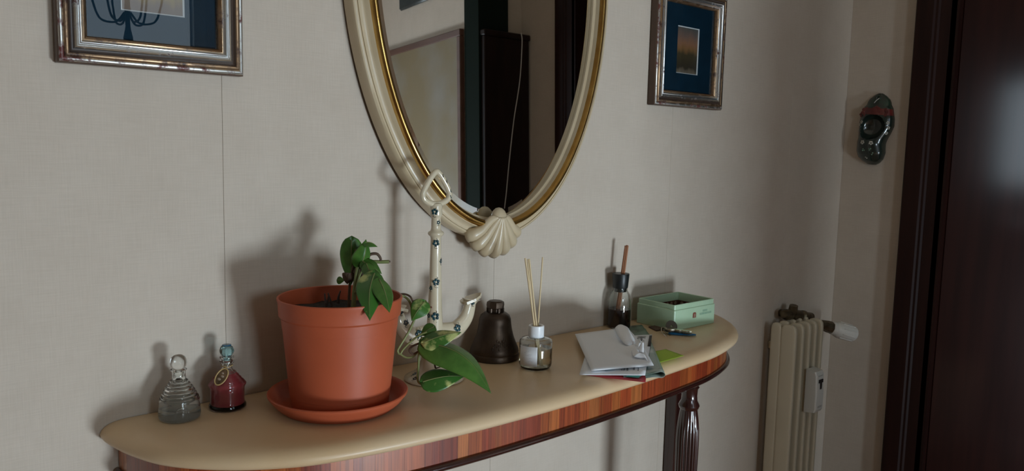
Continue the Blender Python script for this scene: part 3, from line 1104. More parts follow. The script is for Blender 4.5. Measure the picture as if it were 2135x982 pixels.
def stem(pts, r, m='stem_green', name='stem', sub=6):
    pp = catmull(pts, sub)
    rr = r if isinstance(r, (int, float)) else [r[0] + (r[1] - r[0]) * i / (len(pp) - 1) for i in range(len(pp))]
    return obj(name, MB().tube(pp, rr, 10), m, plant, 60, PO)


# leaves standing in the pot
stem([D(736, 655), D(739, 610), D(744, 570), D(750, 540), D(752, 530)], (0.0034, 0.0028))
stem([D(727, 655, .012), D(728, 615, .012), D(731, 580, .012), D(738, 550, .012), D(742, 520, .012)], (0.0022, 0.0016), 'stem_brown')
stem([D(741, 610, -.004), D(748, 580, -.004), D(757, 563, -.006), D(768, 568, -.008)], (0.0016, 0.0012))
leaf(D(733, 500, .012), D(731, 596, .006), 0.036, 'leaf_green', CAM - PO + Vector((-0.1, 0, 0.1)), -0.004, 0.40, 0.1)
leaf(D(750, 556, -.002), D(763, 499, -.006), 0.030, 'leaf_green', CAM - PO + Vector((0.6, 0.2, 0)), 0.006, 0.55, 0.2)
leaf(D(760, 506, -.006), D(787, 515, -.004), 0.020, 'leaf_green', Vector((0.2, -0.4, 1)), 0.003, 0.5)
leaf(D(756, 545, -.006), D(796, 571, -.012), 0.023, 'leaf_green', CAM - PO + Vector((0, 0, 0.4)), 0.003, 0.35)
leaf(D(764, 550, -.012), D(778, 586, -.036), 0.020, 'leaf_green', CAM - PO, 0.0, 0.3)
leaf(D(781, 570, -.040), D(771, 669, -.098), 0.042, 'leaf_variegated', CAM - PO + Vector((-0.10, -0.15, 0.40)), 0.007, 0.45, 0.15, shift=0.004)
leaf(D(791, 583, -.050), D(812, 652, -.088), 0.032, 'leaf_green', CAM - PO + Vector((0.5, 0, 0.5)), 0.004, 0.35)
leaf(D(727, 571, .0), D(724, 592, .004), 0.022, 'dry_leaf', CAM - PO, 0.002, 0.6, wave=0.4)
leaf(D(752, 556, .006), D(756, 604, .0), 0.024, 'dry_leaf', CAM - PO + Vector((0.3, 0, 0)), 0.003, 0.7, wave=0.5)
leaf(D(703, 584, .068), D(718, 585, .068), 0.012, 'leaf_green', CAM - PO, 0.0, 0.2)
# cut stalk with its withered stub
st = stem([D(756, 545, .004), D(775, 545.5, .006), D(795, 546, .008), D(811, 545.5, .010)], 0.0026, name='cut_stalk', sub=3)
obj('stalk_tip', MB().tube([D(811, 545.5, .010), D(814, 545, .0103)], [0.0018, 0.0012], 8), 'stem_brown', st, 60, PO)
stem([D(766, 542, .005), D(770, 532, .004), D(778, 529, .003), D(787, 530, .003), D(793, 538, .005), D(794, 545, .008)], (0.0024, 0.0018), 'stem_brown', 'dry_stalk')
# dead twigs in the soil
for a in ([(682, 652), (679, 632), (677, 612)], [(697, 652), (690, 630), (684, 611)], [(676, 650), (683, 628), (686, 614)], [(705, 632), (706, 618), (710, 606)]):
    stem([D(q[0], q[1], .012 - .004 * k) for k, q in enumerate(a)], (0.0022, 0.0009), 'twig', 'twig', 3)
for a in ([(748, 600), (753, 612), (766, 609)], [(762, 643), (768, 630), (777, 634)]):
    stem([D(q[0], q[1], -.012) for q in a], (0.0013, 0.0008), 'twig', 'twig', 3)
# runner climbing over the rim and hanging beside the anchor
RD = 0.055
stem([D(795, 650, .03), D(808, 630, .04), D(822, 617, .045), D(840, 617, RD), D(852, 626, RD), D(858, 640, RD), D(860, 662, RD)], (0.0017, 0.0019))
stem([D(826, 615, .05), D(842, 613, .065), D(855, 618, .07), D(862, 630, .07), D(874, 640, .065)], (0.0016, 0.0013), 'stem_brown')
stem([D(865, 664, .04), D(853, 690, .035), D(836, 718, .03), D(829, 731, .03), D(834, 738, .03), D(841, 728, .03), D(858, 711, .03), D(876, 698, .03), D(890, 692, .03)], (0.0018, 0.0014), 'stem_green', 'runner')
stem([D(834, 738, .03), D(846, 745, .03), D(860, 744, .03), D(872, 735, .03)], (0.0016, 0.0011), 'stem_green', 'runner')
stem([D(872, 733, .03), D(862, 738, .03), D(854, 732, .03), D(857, 724, .03), D(868, 718, .028), D(884, 713, .025)], (0.0016, 0.0015), 'stem_brown', 'runner')
stem([D(880, 702, .03), D(874, 735, .025), D(872, 770, .02), D(871, 792, .012), D(877, 800, .004), D(884, 797, .0)], (0.0019, 0.0015), 'stem_green', 'runner')
stem([D(900, 742, .03), D(905, 755, .03), D(908, 768, .03)], (0.0016, 0.0012), 'stem_brown', 'twig')
stem([D(908, 768, .03), D(915, 766, .03), D(922, 764, .03)], (0.0010, 0.0006), 'stem_brown', 'twig')
leaf(D(885, 629, .045), D(858, 669, .035), 0.030, 'leaf_mottled', CAM - PO + Vector((0.1, 0, 0.5)), 0.006, 0.30)
leaf(D(862, 628, .055), D(880, 640, .05), 0.022, 'dry_leaf', CAM - PO, 0.003, 0.6, wave=0.5)
leaf(D(905, 681, .045), D(877, 700, .04), 0.022, 'leaf_green', CAM - PO + Vector((0, 0, 0.6)), 0.003, 0.3)
# the large drooping leaf and the one beneath it
leaf(D(883, 713, .025), D(1024, 821, -.015), 0.062, 'leaf_green', Vector((-0.25, -0.50, 0.95)), 0.016, 0.55, shift=-0.010, heart=0.6)
leaf(D(884, 714, .020), D(962, 693, .030), 0.036, 'leaf_mottled', Vector((-0.3, -0.5, 0.8)), 0.004, 0.35)
leaf(D(882, 796, .0), D(968, 785, .015), 0.040, 'leaf_variegated', Vector((-0.30, -0.62, 0.85)), 0.006, 0.30)

# ------------------------------------------------------------------ painted ceramic anchor
AP = at_z(905, 790, TZ)
AP.z = TZ
anc = thing('anchor_ornament', 'cream glazed ceramic anchor painted with dark green flowers', 'ornament', AP)
foot = [(0, 0), (0.046, 0), (0.0478, 0.002), (0.047, 0.0045), (0.040, 0.008), (0.031, 0.013), (0.0245, 0.021), (0.021, 0.032), (0.0195, 0.046), (0.0190, 0.060), (0.018, 0.075), (0.0, 0.082)]
fo = obj('foot', MB().lathe(foot, 56), 'majolica', anc, 50)
shaft = [(0, 0.070), (0.0150, 0.072), (0.0125, 0.090), (0.0112, 0.115), (0.0100, 0.150), (0.0090, 0.190), (0.0082, 0.226), (0.0092, 0.229), (0.0118, 0.231), (0.0128, 0.2335), (0.0118, 0.236), (0.0085, 0.238), (0.0076, 0.242), (0.0074, 0.258), (0.0088, 0.2605), (0.0098, 0.263), (0.0092, 0.270), (0.0100, 0.276), (0.0085, 0.280), (0.0, 0.282)]
so = obj('shank', MB().lathe(shaft, 40), 'majolica', anc, 50)
hp = [(0, 0.279), (0.010, 0.2805), (0.021, 0.286), (0.0245, 0.294), (0.021, 0.304), (0.012, 0.318), (0.004, 0.3275), (0, 0.3295)]
hp = hp + [(-x, z) for x, z in hp[-2:0:-1]]
AR = Matrix.Rotation(math.radians(-3), 4, 'Z')
loop = catmull([(x, 0, z) for x, z in hp], 5, True)
ha = obj('ring_handle', MB().tube([AR @ v for v in loop], 0.0047, 12, closed=True, up=(0, 1, 0), flat=1.0), 'majolica', anc, 60)
for s in (-1, 1):
    pts = [(0, 0, 0.075), (s * 0.020, 0, 0.0735), (s * 0.041, 0, 0.076), (s * 0.060, 0, 0.092), (s * 0.068, 0, 0.113), (s * 0.070, 0, 0.1225)]
    pp = [AR @ v for v in catmull(pts, 6)]
    tabr = [(0, 0.0175), (0.35, 0.0150), (0.62, 0.0118), (0.84, 0.0095), (0.93, 0.0125), (1, 0.0168)]
    rr = [lerp_table(tabr, i / (len(pp) - 1)) for i in range(len(pp))]
    fl = obj('fluke', MB().tube(pp, rr, 20, flat=0.8, up=(0, 0, 1)), 'majolica', anc, 55)
    # pointed lip of the fluke
    c = AR @ Vector((s * 0.0705, 0, 0.123))
    lip = MB().prism([(-0.0165, -0.010), (-0.019, 0), (-0.0165, 0.010), (0, 0.0132), (0.012, 0.009), (0.021, 0), (0.012, -0.009), (0, -0.0132)], -0.0022, 0.0022,
                     Matrix.Translation(c) @ AR @ Matrix.Rotation(-s * 0.30, 4, 'Y') @ Matrix.Scale(s, 4, (1, 0, 0)))
    obj('fluke_lip', lip, 'majolica', fl, 30)


def flower(parent, pos, nrm, r, m='paint_teal', curls=True, seed=0, petals=5):
    nrm = Vector(nrm).normalized()
    u = Vector((0, 0, 1)).cross(nrm)
    u = u.normalized() if u.length > 0.1 else Vector((1, 0, 0))
    v = nrm.cross(u)
    pos = Vector(pos)
    R = Matrix((u, v, nrm)).transposed()
    g = MB()
    for k in range(petals):
        a = 2 * PI * k / petals + seed
        g.ellipsoid(pos + u * (r * 0.62 * math.cos(a)) + v * (r * 0.62 * math.sin(a)) - nrm * 0.0002, r * 0.42, r * 0.42, 0.0008, R, 10, 6)
    o = obj('painted_flower', g, m, parent, 60)
    if curls:
        c = MB()
        for s in (-1, 1):
            pts = []
            for i in range(14):
                a = s * (0.4 + i * 0.28)
                rad = r * (0.35 + 0.03 * i)
                pts.append(pos + u * (math.sin(a) * rad * 0.8) + v * (s * r * 1.15 + math.cos(a) * rad * 0.6) + nrm * 0.0001)
            c.tube(pts, 0.00035, 5)
        obj('painted_curl', c, 'paint_black', o, 60)
    return o


tocam = (CAM - AP)
tocam.z = 0
tocam.normalize()
tl = Vector((-tocam.y, tocam.x, 0))


def on_shaft(z, lat):
    r = lerp_table([(b_, a_) for a_, b_ in shaft], z)
    nv = (tocam * math.cos(lat) + tl * math.sin(lat)).normalized()
    return nv * r + Vector((0, 0, z)), nv


for z, lat, r in ((0.268, -0.25, 0.0055), (0.251, 0.55, 0.0032), (0.219, 0.05, 0.0055), (0.158, 0.15, 0.0058), (0.148, -0.75, 0.0035), (0.104, 0.05, 0.0065), (0.104, -1.0, 0.0040), (0.190, 1.2, 0.004)):
    p_, n_ = on_shaft(z, -lat if False else lat)
    flower(so, p_, n_, r, seed=z * 90)
p_, n_ = on_shaft(0.118, -0.55)
flower(so, p_, n_, 0.0016, 'paint_red', False)
for k in range(9):
    a = -1.2 + k * 0.34
    nv = (tocam * math.cos(a) + tl * math.sin(a))
    flower(fo, nv * (0.033 + 0.006 * (k % 2)) + Vector((0, 0, 0.0118 - 0.0032 * (k % 2))), nv * 0.5 + Vector((0, 0, 0.85)), 0.0042, 'paint_black' if k % 3 else 'paint_teal', True, k)
flu = [c_ for c_ in anc.children if c_.name.startswith('fluke')]
for fl, s in zip(flu, (-1, 1)):
    for x, z, r in ((0.036, 0.080, 0.0068), (0.0665, 0.118, 0.0040)):
        flower(fl, AR @ Vector((s * x, -0.0115 if x < 0.05 else -0.0095, z)), (0, -1, 0.1), r, seed=x * 50)
    if s < 0:
        for x, z, r in ((0.058, 0.100, 0.0045), (0.048, 0.072, 0.0035)):
            flower(fl, AR @ Vector((s * x, -0.0098, z)), (-0.2, -1, 0), r, 'paint_black', True, x * 40)
for a, z in ((0.0225, 0.291), (0.0225, 0.300), (0.0145, 0.3145), (0.0075, 0.3235)):
    flower(ha, AR @ Vector((a + 0.0028, -0.0030, z)), (0.75, -0.6, 0.3), 0.0036, 'paint_black' if z > 0.31 else 'paint_teal', False, z * 70)

# ------------------------------------------------------------------ bronze bell
BP = (0.885, -0.060)
bell = thing('bell', 'dark bronze table bell with faceted crown and moulded rim', 'bell', (BP[0], BP[1], TZ))
bp = [(0, 0), (0.0415, 0), (0.0436, 0.002), (0.0440, 0.009), (0.0425, 0.0115), (0.0432, 0.014), (0.0412, 0.021), (0.0372, 0.030), (0.0330, 0.041), (0.0300, 0.053), (0.0285, 0.063), (0.0278, 0.071), (0.0255, 0.077), (0.0195, 0.0815), (0.015, 0.083), (0, 0.084)]
bb = obj('bell_body', MB().lathe(bp, 56), 'bronze', bell, 40)
cr = MB().lathe([(0.0125, 0.080), (0.0130, 0.089), (0.0152, 0.0905), (0.0158, 0.0955), (0.0150, 0.1005), (0.0118, 0.1025), (0, 0.103)], 8, Matrix.Rotation(0.2, 4, 'Z'))
for k in range(6):
    t = k * PI / 3 + 0.3
    cr.tube([(0.0135 * math.cos(t), 0.0135 * math.sin(t), z) for z in (0.081, 0.090)], 0.0022, 8)
obj('crown', cr, 'bronze', bell, 25)
fr = MB()
azb = math.atan2(CAM.y - BP[1], CAM.x - BP[0])
rb = random.Random(3)
for k in range(46):
    t = azb + 0.40 + rb.uniform(-0.5, 0.5)
    z = 0.023 + rb.uniform(0, 0.019) * (1 - ((t - azb - 0.40) / 0.55) ** 2)
    r = lerp_table([(b_, a_) for a_, b_ in bp[5:]], z)
    q = Vector((math.cos(t) * r, math.sin(t) * r, z))
    fr.ellipsoid(q, 0.0010, 0.0010, 0.0030, Matrix.Rotation(rb.uniform(-0.5, 0.5), 3, Vector((math.cos(t), math.sin(t), 0))), 8, 5)
obj('relief', fr, 'bronze', bb, 60)

# ------------------------------------------------------------------ clear reed diffuser
DPx, DPy = 0.900, -0.150
dif = thing('reed_diffuser', 'round clear glass reed diffuser with white collar and pale reeds', 'diffuser', (DPx, DPy, TZ))
op = [(0, 0), (0.0215, 0), (0.0245, 0.0015), (0.0272, 0.006), (0.0278, 0.010), (0.0278, 0.046), (0.0270, 0.049), (0.0240, 0.0515), (0.013, 0.0535), (0.0115, 0.055), (0.0115, 0.062)]
ip = [(0.0098, 0.062), (0.0098, 0.0530), (0.0235, 0.0500), (0.0258, 0.0475), (0.0265, 0.0455), (0.0265, 0.010), (0.0255, 0.006), (0.022, 0.004), (0, 0.004)]
obj('bottle', MB().lathe(op + ip, 56), 'clear_glass', dif, 45)
obj('oil', MB().lathe([(0, 0.0038), (0.0222, 0.0039), (0.0257, 0.006), (0.0267, 0.010), (0.0267, 0.036), (0, 0.036)], 48), 'amber_oil', dif, 40)
obj('collar', MB().lathe([(0.0085, 0.056), (0.0130, 0.0535), (0.0132, 0.054), (0.0132, 0.0725), (0.0126, 0.0733), (0.0095, 0.0733), (0.0085, 0.072), (0.0085, 0.056)], 40, closed_ends=False), 'white_cap', dif, 35)
azd = math.atan2(CAM.y - DPy, CAM.x - DPx)
rows = [[Vector((0.02805 * math.cos(azd - 1.15 + 1.25 * i / 16), 0.02805 * math.sin(azd - 1.15 + 1.25 * i / 16), z)) for i in range(17)] for z in (0.009, 0.042)]
lbl = obj('label', MB().grid(rows), 'label_white', dif, 60, thick=0.0002)
prt = MB()
rb = random.Random(8)
for z, a0, a1 in ((0.0335, -0.62, -0.42), (0.0310, -0.75, -0.62), (0.0285, -0.5, -0.2), (0.0265, -0.65, -0.35), (0.0225, -0.40, -0.22), (0.0215, -0.8, -0.7), (0.0170, -0.45, -0.2), (0.0160, -0.28, -0.2)):
    a = a0
    while a < a1:
        da = rb.uniform(0.02, 0.05)
        hh = rb.uniform(0.0004, 0.0009)
        prt.grid([[Vector((0.02822 * math.cos(azd + q), 0.02822 * math.sin(azd + q), zz)) for q in (a, a + da)] for zz in (z, z + hh)])
        a += da + 0.025
obj('label_print', prt, 'paper_grey', lbl, 0)
la_ = Vector((math.cos(azd + PI / 2), math.sin(azd + PI / 2), 0))        # towards the viewer's right
to_ = Vector((math.cos(azd), math.sin(azd), 0))
for (x0, d0, x1, z1, d1, r) in ((0.006, 0.012, -0.0215, 0.187, -0.004, 0.0017), (0.010, 0.012, -0.0150, 0.186, -0.006, 0.0016), (0.000, -0.012, -0.0175, 0.184, 0.006, 0.0014), (0.004, -0.012, 0.0075, 0.187, 0.014, 0.0013)):
    a_ = la_ * x0 + to_ * d0 + Vector((0, 0, 0.007))
    b_2 = la_ * x1 + to_ * (-d1) + Vector((0, 0, z1))
    # keep the reed inside the neck
    t_ = (0.066 - a_.z) / (b_2.z - a_.z)
    mid = a_.lerp(b_2, t_)
    lim = 0.0068
    hxy = mid.xy.length
    if hxy > lim:
        mid = Vector((mid.x * lim / hxy, mid.y * lim / hxy, mid.z))
        a_ = mid + (mid - b_2) * ((0.066 - 0.007) / (b_2.z - 0.066))
        rr = a_.xy.length
        if rr > 0.022:
            a_ = Vector((a_.x * 0.022 / rr, a_.y * 0.022 / rr, a_.z))
    obj('reed', MB().tube([a_, mid, b_2], r, 9), 'reed', dif, 60)

# ------------------------------------------------------------------ dark diffuser bottle with black stopper
KX, KY = 1.252, -0.030
dk = thing('stoppered_bottle', 'glass diffuser bottle of dark liquid with black stopper and brown sticks', 'diffuser', (KX, KY, TZ))
op = [(0, 0), (0.0215, 0), (0.0232, 0.0015), (0.0237, 0.005), (0.0237, 0.052), (0.0230, 0.062), (0.0208, 0.070), (0.0172, 0.076), (0.0150, 0.079), (0.0146, 0.086)]
ip = [(0.0136, 0.086), (0.0138, 0.0785), (0.0162, 0.0752), (0.0198, 0.0692), (0.0220, 0.061), (0.0227, 0.052), (0.0227, 0.005), (0.0215, 0.0025), (0, 0.0025)]
obj('bottle', MB().lathe(op + ip, 48), 'clear_glass', dk, 45)
obj('dark_liquid', MB().lathe([(0, 0.0023), (0.0216, 0.0024), (0.0229, 0.0050), (0.0229, 0.0400), (0, 0.0400)], 48), 'black_liquid', dk, 40)
obj('stopper', MB().lathe([(0, 0.076), (0.0125, 0.076), (0.0127, 0.0835), (0.0150, 0.0840), (0.0158, 0.086), (0.0180, 0.113), (0.0176, 0.1145), (0.008, 0.1148), (0, 0.1145)], 40), 'black_stopper', dk, 35)
azk = math.atan2(CAM.y - KY, CAM.x - KX)
lk = Vector((math.cos(azk + PI / 2), math.sin(azk + PI / 2), 0))
tk = Vector((math.cos(azk), math.sin(azk), 0))
for (a, d_, z0, x1, z1) in ((0.0005, 0.003, 0.006, 0.0085, 0.1725), (0.0035, 0.004, 0.006, 0.0118, 0.1735), (0.0020, -0.001, 0.006, 0.0105, 0.1740), (-0.002, 0.0, 0.006, 0.0075, 0.1730)):
    p0 = lk * (a - 0.007) + tk * d_ + Vector((0, 0, z0))
    p1 = lk * x1 + tk * d_ + Vector((0, 0, z1))
    obj('stick', MB().tube([p0, p1], 0.0021, 6), 'reed_brown', dk, 20)

# ------------------------------------------------------------------ green tin
bx0, bx1, by0, by1, bh = 1.318, 1.458, -0.124, -0.022, 0.054
tin = thing('tin_box', 'open pale green rectangular tin with brown dotted lining', 'box', ((bx0 + bx1) / 2, (by0 + by1) / 2, TZ), math.radians(-1.0))
W2, D2 = (bx1 - bx0) / 2, (by1 - by0) / 2


def rrect(wx, wy, r, n=4):
    pts = []
    for cx, cy, a0 in ((wx - r, wy - r, 0), (-wx + r, wy - r, PI / 2), (-wx + r, -wy + r, PI), (wx - r, -wy + r, 1.5 * PI)):
        for k in range(n + 1):
            a = a0 + PI / 2 * k / n
            pts.append((cx + r * math.cos(a), cy + r * math.sin(a)))
    return pts


def loft(levels):
    vs, fs = [], []
    n = None
    for pts, z in levels:
        n = len(pts)
        vs += [(x, y, z) for x, y in pts]
    for i in range(len(levels) - 1):
        for k in range(n):
            fs.append((i * n + k, i * n + (k + 1) % n, (i + 1) * n + (k + 1) % n, (i + 1) * n + k))
    return MB().add(vs, fs + [tuple(range(n - 1, -1, -1))])


e = 0.0030
body = loft([(rrect(W2 - 0.001, D2 - 0.001, 0.003), 0), (rrect(W2, D2, 0.003), 0.001), (rrect(W2, D2, 0.003), bh - 0.012), (rrect(W2 - 0.001, D2 - 0.001, 0.003), bh - 0.0108),
             (rrect(W2 - 0.002, D2 - 0.002, 0.003), bh - 0.0105), (rrect(W2 - 0.002, D2 - 0.002, 0.003), bh - 0.001), (rrect(W2 - 0.003, D2 - 0.003, 0.003), bh), (rrect(W2 - 0.0045, D2 - 0.0045, 0.003), bh - 0.001),
             (rrect(W2 - 0.0045, D2 - 0.0045, 0.003), bh - 0.024), (rrect(W2 - 0.0045, D2 - 0.0045, 0.003), 0.002)])
obj('tin_body', body, 'tin_green', tin, 35)
i_ = 0.0052
ln = loft([(rrect(W2 - i_, D2 - i_, 0.003), 0.0025), (rrect(W2 - i_, D2 - i_, 0.003), bh - 0.018)])
lin = obj('lining', ln, 'tin_inside', tin, 35)
for k in range(9):
    x = -W2 + 0.016 + k * 0.0138
    obj('dot', MB().lathe([(0, 0), (0.0044, 0), (0.0044, 0.0003), (0, 0.0003)], 14, Matrix.Translation((x, D2 - i_ - 0.0001, bh - 0.0245)) @ Matrix.Rotation(PI / 2, 4, 'X')), 'tin_dot', lin, 20)
for k in range(6):
    y = -D2 + 0.016 + k * 0.0138
    obj('dot', MB().lathe([(0, 0), (0.0044, 0), (0.0044, 0.0003), (0, 0.0003)], 14, Matrix.Translation((W2 - i_ - 0.0001, y, bh - 0.0245)) @ Matrix.Rotation(-PI / 2, 4, 'Y')), 'tin_dot', lin, 20)
em = MB().prism([(-0.0055, -0.0055), (0.0055, -0.0055), (0.0055, 0.004), (0.003, 0.006), (-0.003, 0.006), (-0.0055, 0.004)], 0, 0.0004, Matrix.Translation((-0.003, -D2 - 0.0001, 0.026)) @ Matrix.Rotation(PI / 2, 4, 'X'))
eo = obj('emblem', em, 'emblem', tin, 20)
obj('emblem_mark', MB().prism([(-0.0022, -0.004), (0.002, -0.004), (0.0028, 0.0025), (-0.001, 0.003)], 0.0004, 0.0006, Matrix.Translation((-0.003, -D2 - 0.0001, 0.026)) @ Matrix.Rotation(PI / 2, 4, 'X')), 'tin_dot', eo, 20)
tp = MB()
for x0, x1, z in ((0.016, 0.054, 0.024), (0.026, 0.040, 0.030)):
    x = x0
    while x < x1:
        tp.box(x, x + 0.0024, -D2 - 0.0003, -D2 + 0.0001, z, z + 0.0045)
        x += 0.0042
obj('faint_print', tp, 'tin_print', tin, 0)

# ------------------------------------------------------------------ post on the table


def sheet(name, corners, z, m, th=0.0006, bend=None, nu=14, nv=10, parent=None, off=None, zs=None):
    """corners: px (tl, tr, br, bl) read at height z; bend(u,v) lifts"""
    c = [at_z(px, py, (zs[i] if zs else z)) for i, (px, py) in enumerate(corners)]
    rows = []
    for i in range(nu + 1):
        u = i / nu
        row = []
        for j in range(nv + 1):
            v = j / nv
            p_ = (c[0] * (1 - v) + c[1] * v) * (1 - u) + (c[3] * (1 - v) + c[2] * v) * u
            row.append(p_ + Vector((0, 0, bend(u, v) if bend else 0)))
        rows.append(row)
    return obj(name, MB().grid(rows), m, parent, 60, off, thick=th)


def text_mesh(name, body, size, m, parent, M):
    cu = bpy.data.curves.new(name, 'FONT')
    cu.body = body
    cu.size = size
    cu.extrude = 0.00005
    t = bpy.data.objects.new(name, cu)
    COL.objects.link(t)
    dg = bpy.context.evaluated_depsgraph_get()
    me = bpy.data.meshes.new_from_object(t.evaluated_get(dg))
    bpy.data.objects.remove(t)
    me.transform(M)
    me.materials.clear()
    me.materials.append(MATS[m])
    o = bpy.data.objects.new(name, me)
    COL.objects.link(o)
    o.parent = parent
    return o


# red card and folded leaflet at the bottom of the pile
o = sheet('red_card', [(1262, 742), (1352, 735), (1346, 797), (1222, 782)], TZ + 0.0008, 'paper_red', 0.0008)
tag(o, 'thin red card lowest in the pile of post', 'paper')
lf = thing('folded_leaflet', 'glossy green printed leaflet folded over under the envelopes', 'leaflet', at_z(1330, 740, TZ))
LO = lf.location.copy()
pa, pb = at_z(1290, 700, TZ + 0.003), at_z(1326, 692, TZ + 0.003)
c0, c1, c2, c3 = at_z(1292, 690, TZ + .003), at_z(1342, 688, TZ + .003), at_z(1379, 786, TZ + .003), at_z(1300, 785, TZ + .003)
ex = (c2 - c3)
rows = []
foldr = 0.0052
W_ = ex.length
pth = []
for i in range(10):
    pth.append((W_ * i / 9 * 0.97, 0.0015 + 0.0010 * math.sin(i)))
for i in range(1, 12):
    a = -PI / 2 + PI * i / 12
    pth.append((W_ * 0.97 + foldr * 1.5 * math.cos(a), 0.0015 + foldr * (1 + math.sin(a))))
for i in range(10):
    t = i / 9
    pth.append((W_ * (0.97 - 0.97 * t), 0.0015 + foldr * 2 * (1 - 0.62 * min(1, t * 2.2))))
for i in range(13):
    u = i / 12
    s_, e_ = c0.lerp(c3, u), c1.lerp(c2, u)
    d_ = (e_ - s_)
    k_ = d_.length / W_
    d_.normalize()
    rows.append([Vector((s_.x, s_.y, TZ)) + Vector((d_.x, d_.y, 0)) * (q * k_) + Vector((0, 0, h * (0.55 + 0.45 * u))) for q, h in pth])
obj('leaflet_sheet', MB().grid(rows), 'leaflet', lf, 60, LO, thick=0.0007)
q = [at_z(1306, 778, TZ + .0062), at_z(1345, 779, TZ + .0068), at_z(1330, 787, TZ + .0040), at_z(1306, 785, TZ + .0040)]
obj('teal_panel', MB().add(q + [v - Vector((0, 0, .0004)) for v in q], [(0, 1, 2, 3), (7, 6, 5, 4), (0, 4, 5, 1), (1, 5, 6, 2), (2, 6, 7, 3), (3, 7, 4, 0)]), 'leaflet_teal', lf, 0, LO)
# a second leaflet peeping out behind the envelope, with its red print
o = thing('printed_leaflet', 'green leaflet with pink print peeping out behind the envelopes', 'leaflet', at_z(1320, 690, TZ))
sheet('leaflet_sheet', [(1285, 683), (1338, 677), (1356, 700), (1300, 712)], TZ + 0.0008, 'leaflet', 0.0006, None, 6, 6, o, o.location.copy())
sheet('pink_print', [(1334, 686), (1341, 685), (1347, 697), (1340, 698)], TZ + 0.0013, 'paper_pink', 0.0002, None, 3, 3, o, o.location.copy())
# green sticky note
o = sheet('sticky_note', [(1352, 735), (1388, 728), (1426, 745), (1372, 757)], TZ + 0.002, 'note_green', 0.0003, lambda u, v: 0.003 * v * u, 8, 8)
tag(o, 'lime green sticky note beside the pile of post', 'note')
# lower envelope
ev = thing('printed_envelope', 'white envelope with black bar and lettering under the torn envelope', 'envelope', at_z(1290, 740, TZ))
EO = ev.location.copy()
ez = TZ + 0.0105
sheet('envelope_sheet', [(1232, 704), (1360, 698), (1345, 782), (1208, 778)], ez, 'paper', 0.0012, lambda u, v: -0.0025 * u * (1 - v), 10, 10, ev, EO, )
sheet('black_bar', [(1354, 699.5), (1359.5, 699.2), (1356.5, 722.5), (1350, 722)], ez + 0.0010, 'print_black', 0.0002, None, 2, 2, ev, EO)
for k, (x0, x1, y0, y1) in enumerate(((1296, 1298.5, 767, 772), (1300.5, 1303, 767.5, 772.2), (1307, 1310.5, 767.5, 772.5), (1321, 1324, 766.5, 771), (1330, 1332, 767, 773))):
    sheet('print_line', [(x0, y0), (x1, y0), (x1 - .6, y1), (x0 - .6, y1)], ez + 0.0009, 'print_grey', 0.0002, None, 1, 1, ev, EO)
sheet('address_window', [(1260, 770), (1284, 767), (1280, 771), (1262, 773)], ez + 0.0008, 'print_blue', 0.0002, None, 2, 2, ev, EO)
a_, b_3 = at_z(1342, 701, ez + .0012), at_z(1338, 719, ez + .0012)
tx = (b_3 - a_)
ln_ = tx.length
tx.normalize()
ty = Vector((0, 0, 1)).cross(tx)
MX = Matrix((tx, ty, Vector((0, 0, 1)))).transposed().to_4x4()
MX.translation = a_ - EO - ty * 0.012
text_mesh('lettering', 'Voti', 0.024, 'print_black', ev, MX)
# torn envelope on top
tv = thing('torn_envelope', 'white envelope with torn open flap on top of the pile', 'envelope', at_z(1270, 735, TZ))
VO = tv.location.copy()
vz = TZ + 0.016
sheet('envelope_sheet', [(1199, 697), (1306, 683), (1363, 762), (1233, 771)], vz, 'paper', 0.0014, lambda u, v: 0.004 * math.sin(PI * u) * v - 0.001 * u * (1 - v) + 0.003 * v * v * math.sin(PI * u), 16, 12, tv, VO, zs=[vz - .004, vz, vz - .001, vz])


def strip(name, left, right, m, parent, off, th=0.0005):
    L_, R_ = catmull(left, 5), catmull(right, 5)
    rows = []
    for l, r in zip(L_, R_):
        mid = (l + r) / 2
        rows.append([l.lerp(r, t) + Vector((0, 0, 0.003 * math.sin(PI * t))) for t in (0, .25, .5, .75, 1)])
    return obj(name, MB().grid(rows), m, parent, 70, off, thick=th)


def Z(px, py, h):
    return at_z(px, py, TZ + h)


strip('torn_flap', [Z(1282, 684, .020), Z(1287, 698, .026), Z(1296, 710, .026), Z(1306, 719, .022), Z(1322, 721, .019)],
      [Z(1297, 677, .024), Z(1309, 683, .034), Z(1315, 694, .034), Z(1322, 706, .029), Z(1327, 716, .021)], 'paper', tv, VO)
strip('torn_flap', [Z(1324, 722, .020), Z(1327, 709, .030), Z(1330, 707, .034)], [Z(1331, 727, .020), Z(1335, 716, .028), Z(1337, 713, .032)], 'paper', tv, VO)
strip('torn_flap', [Z(1330, 736, .019), Z(1331, 726, .026), Z(1338, 717, .034)], [Z(1342, 738, .019), Z(1342, 726, .028), Z(1342, 716, .035)], 'paper', tv, VO)
strip('torn_flap', [Z(1324, 722, .0185), Z(1317, 732, .021), Z(1320, 742, .022), Z(1326, 745, .021), Z(1340, 748, .0185)],
      [Z(1332, 726, .019), Z(1332, 734, .025), Z(1338, 737, .025), Z(1344, 740, .023), Z(1350, 752, .0185)], 'paper', tv, VO)

# ------------------------------------------------------------------ keys
kp = at_z(1402, 690, TZ)
ky = thing('key_bunch', 'bunch of steel keys with a blue plastic key on a ring', 'keys', kp)
KO = kp.copy()
ks = []


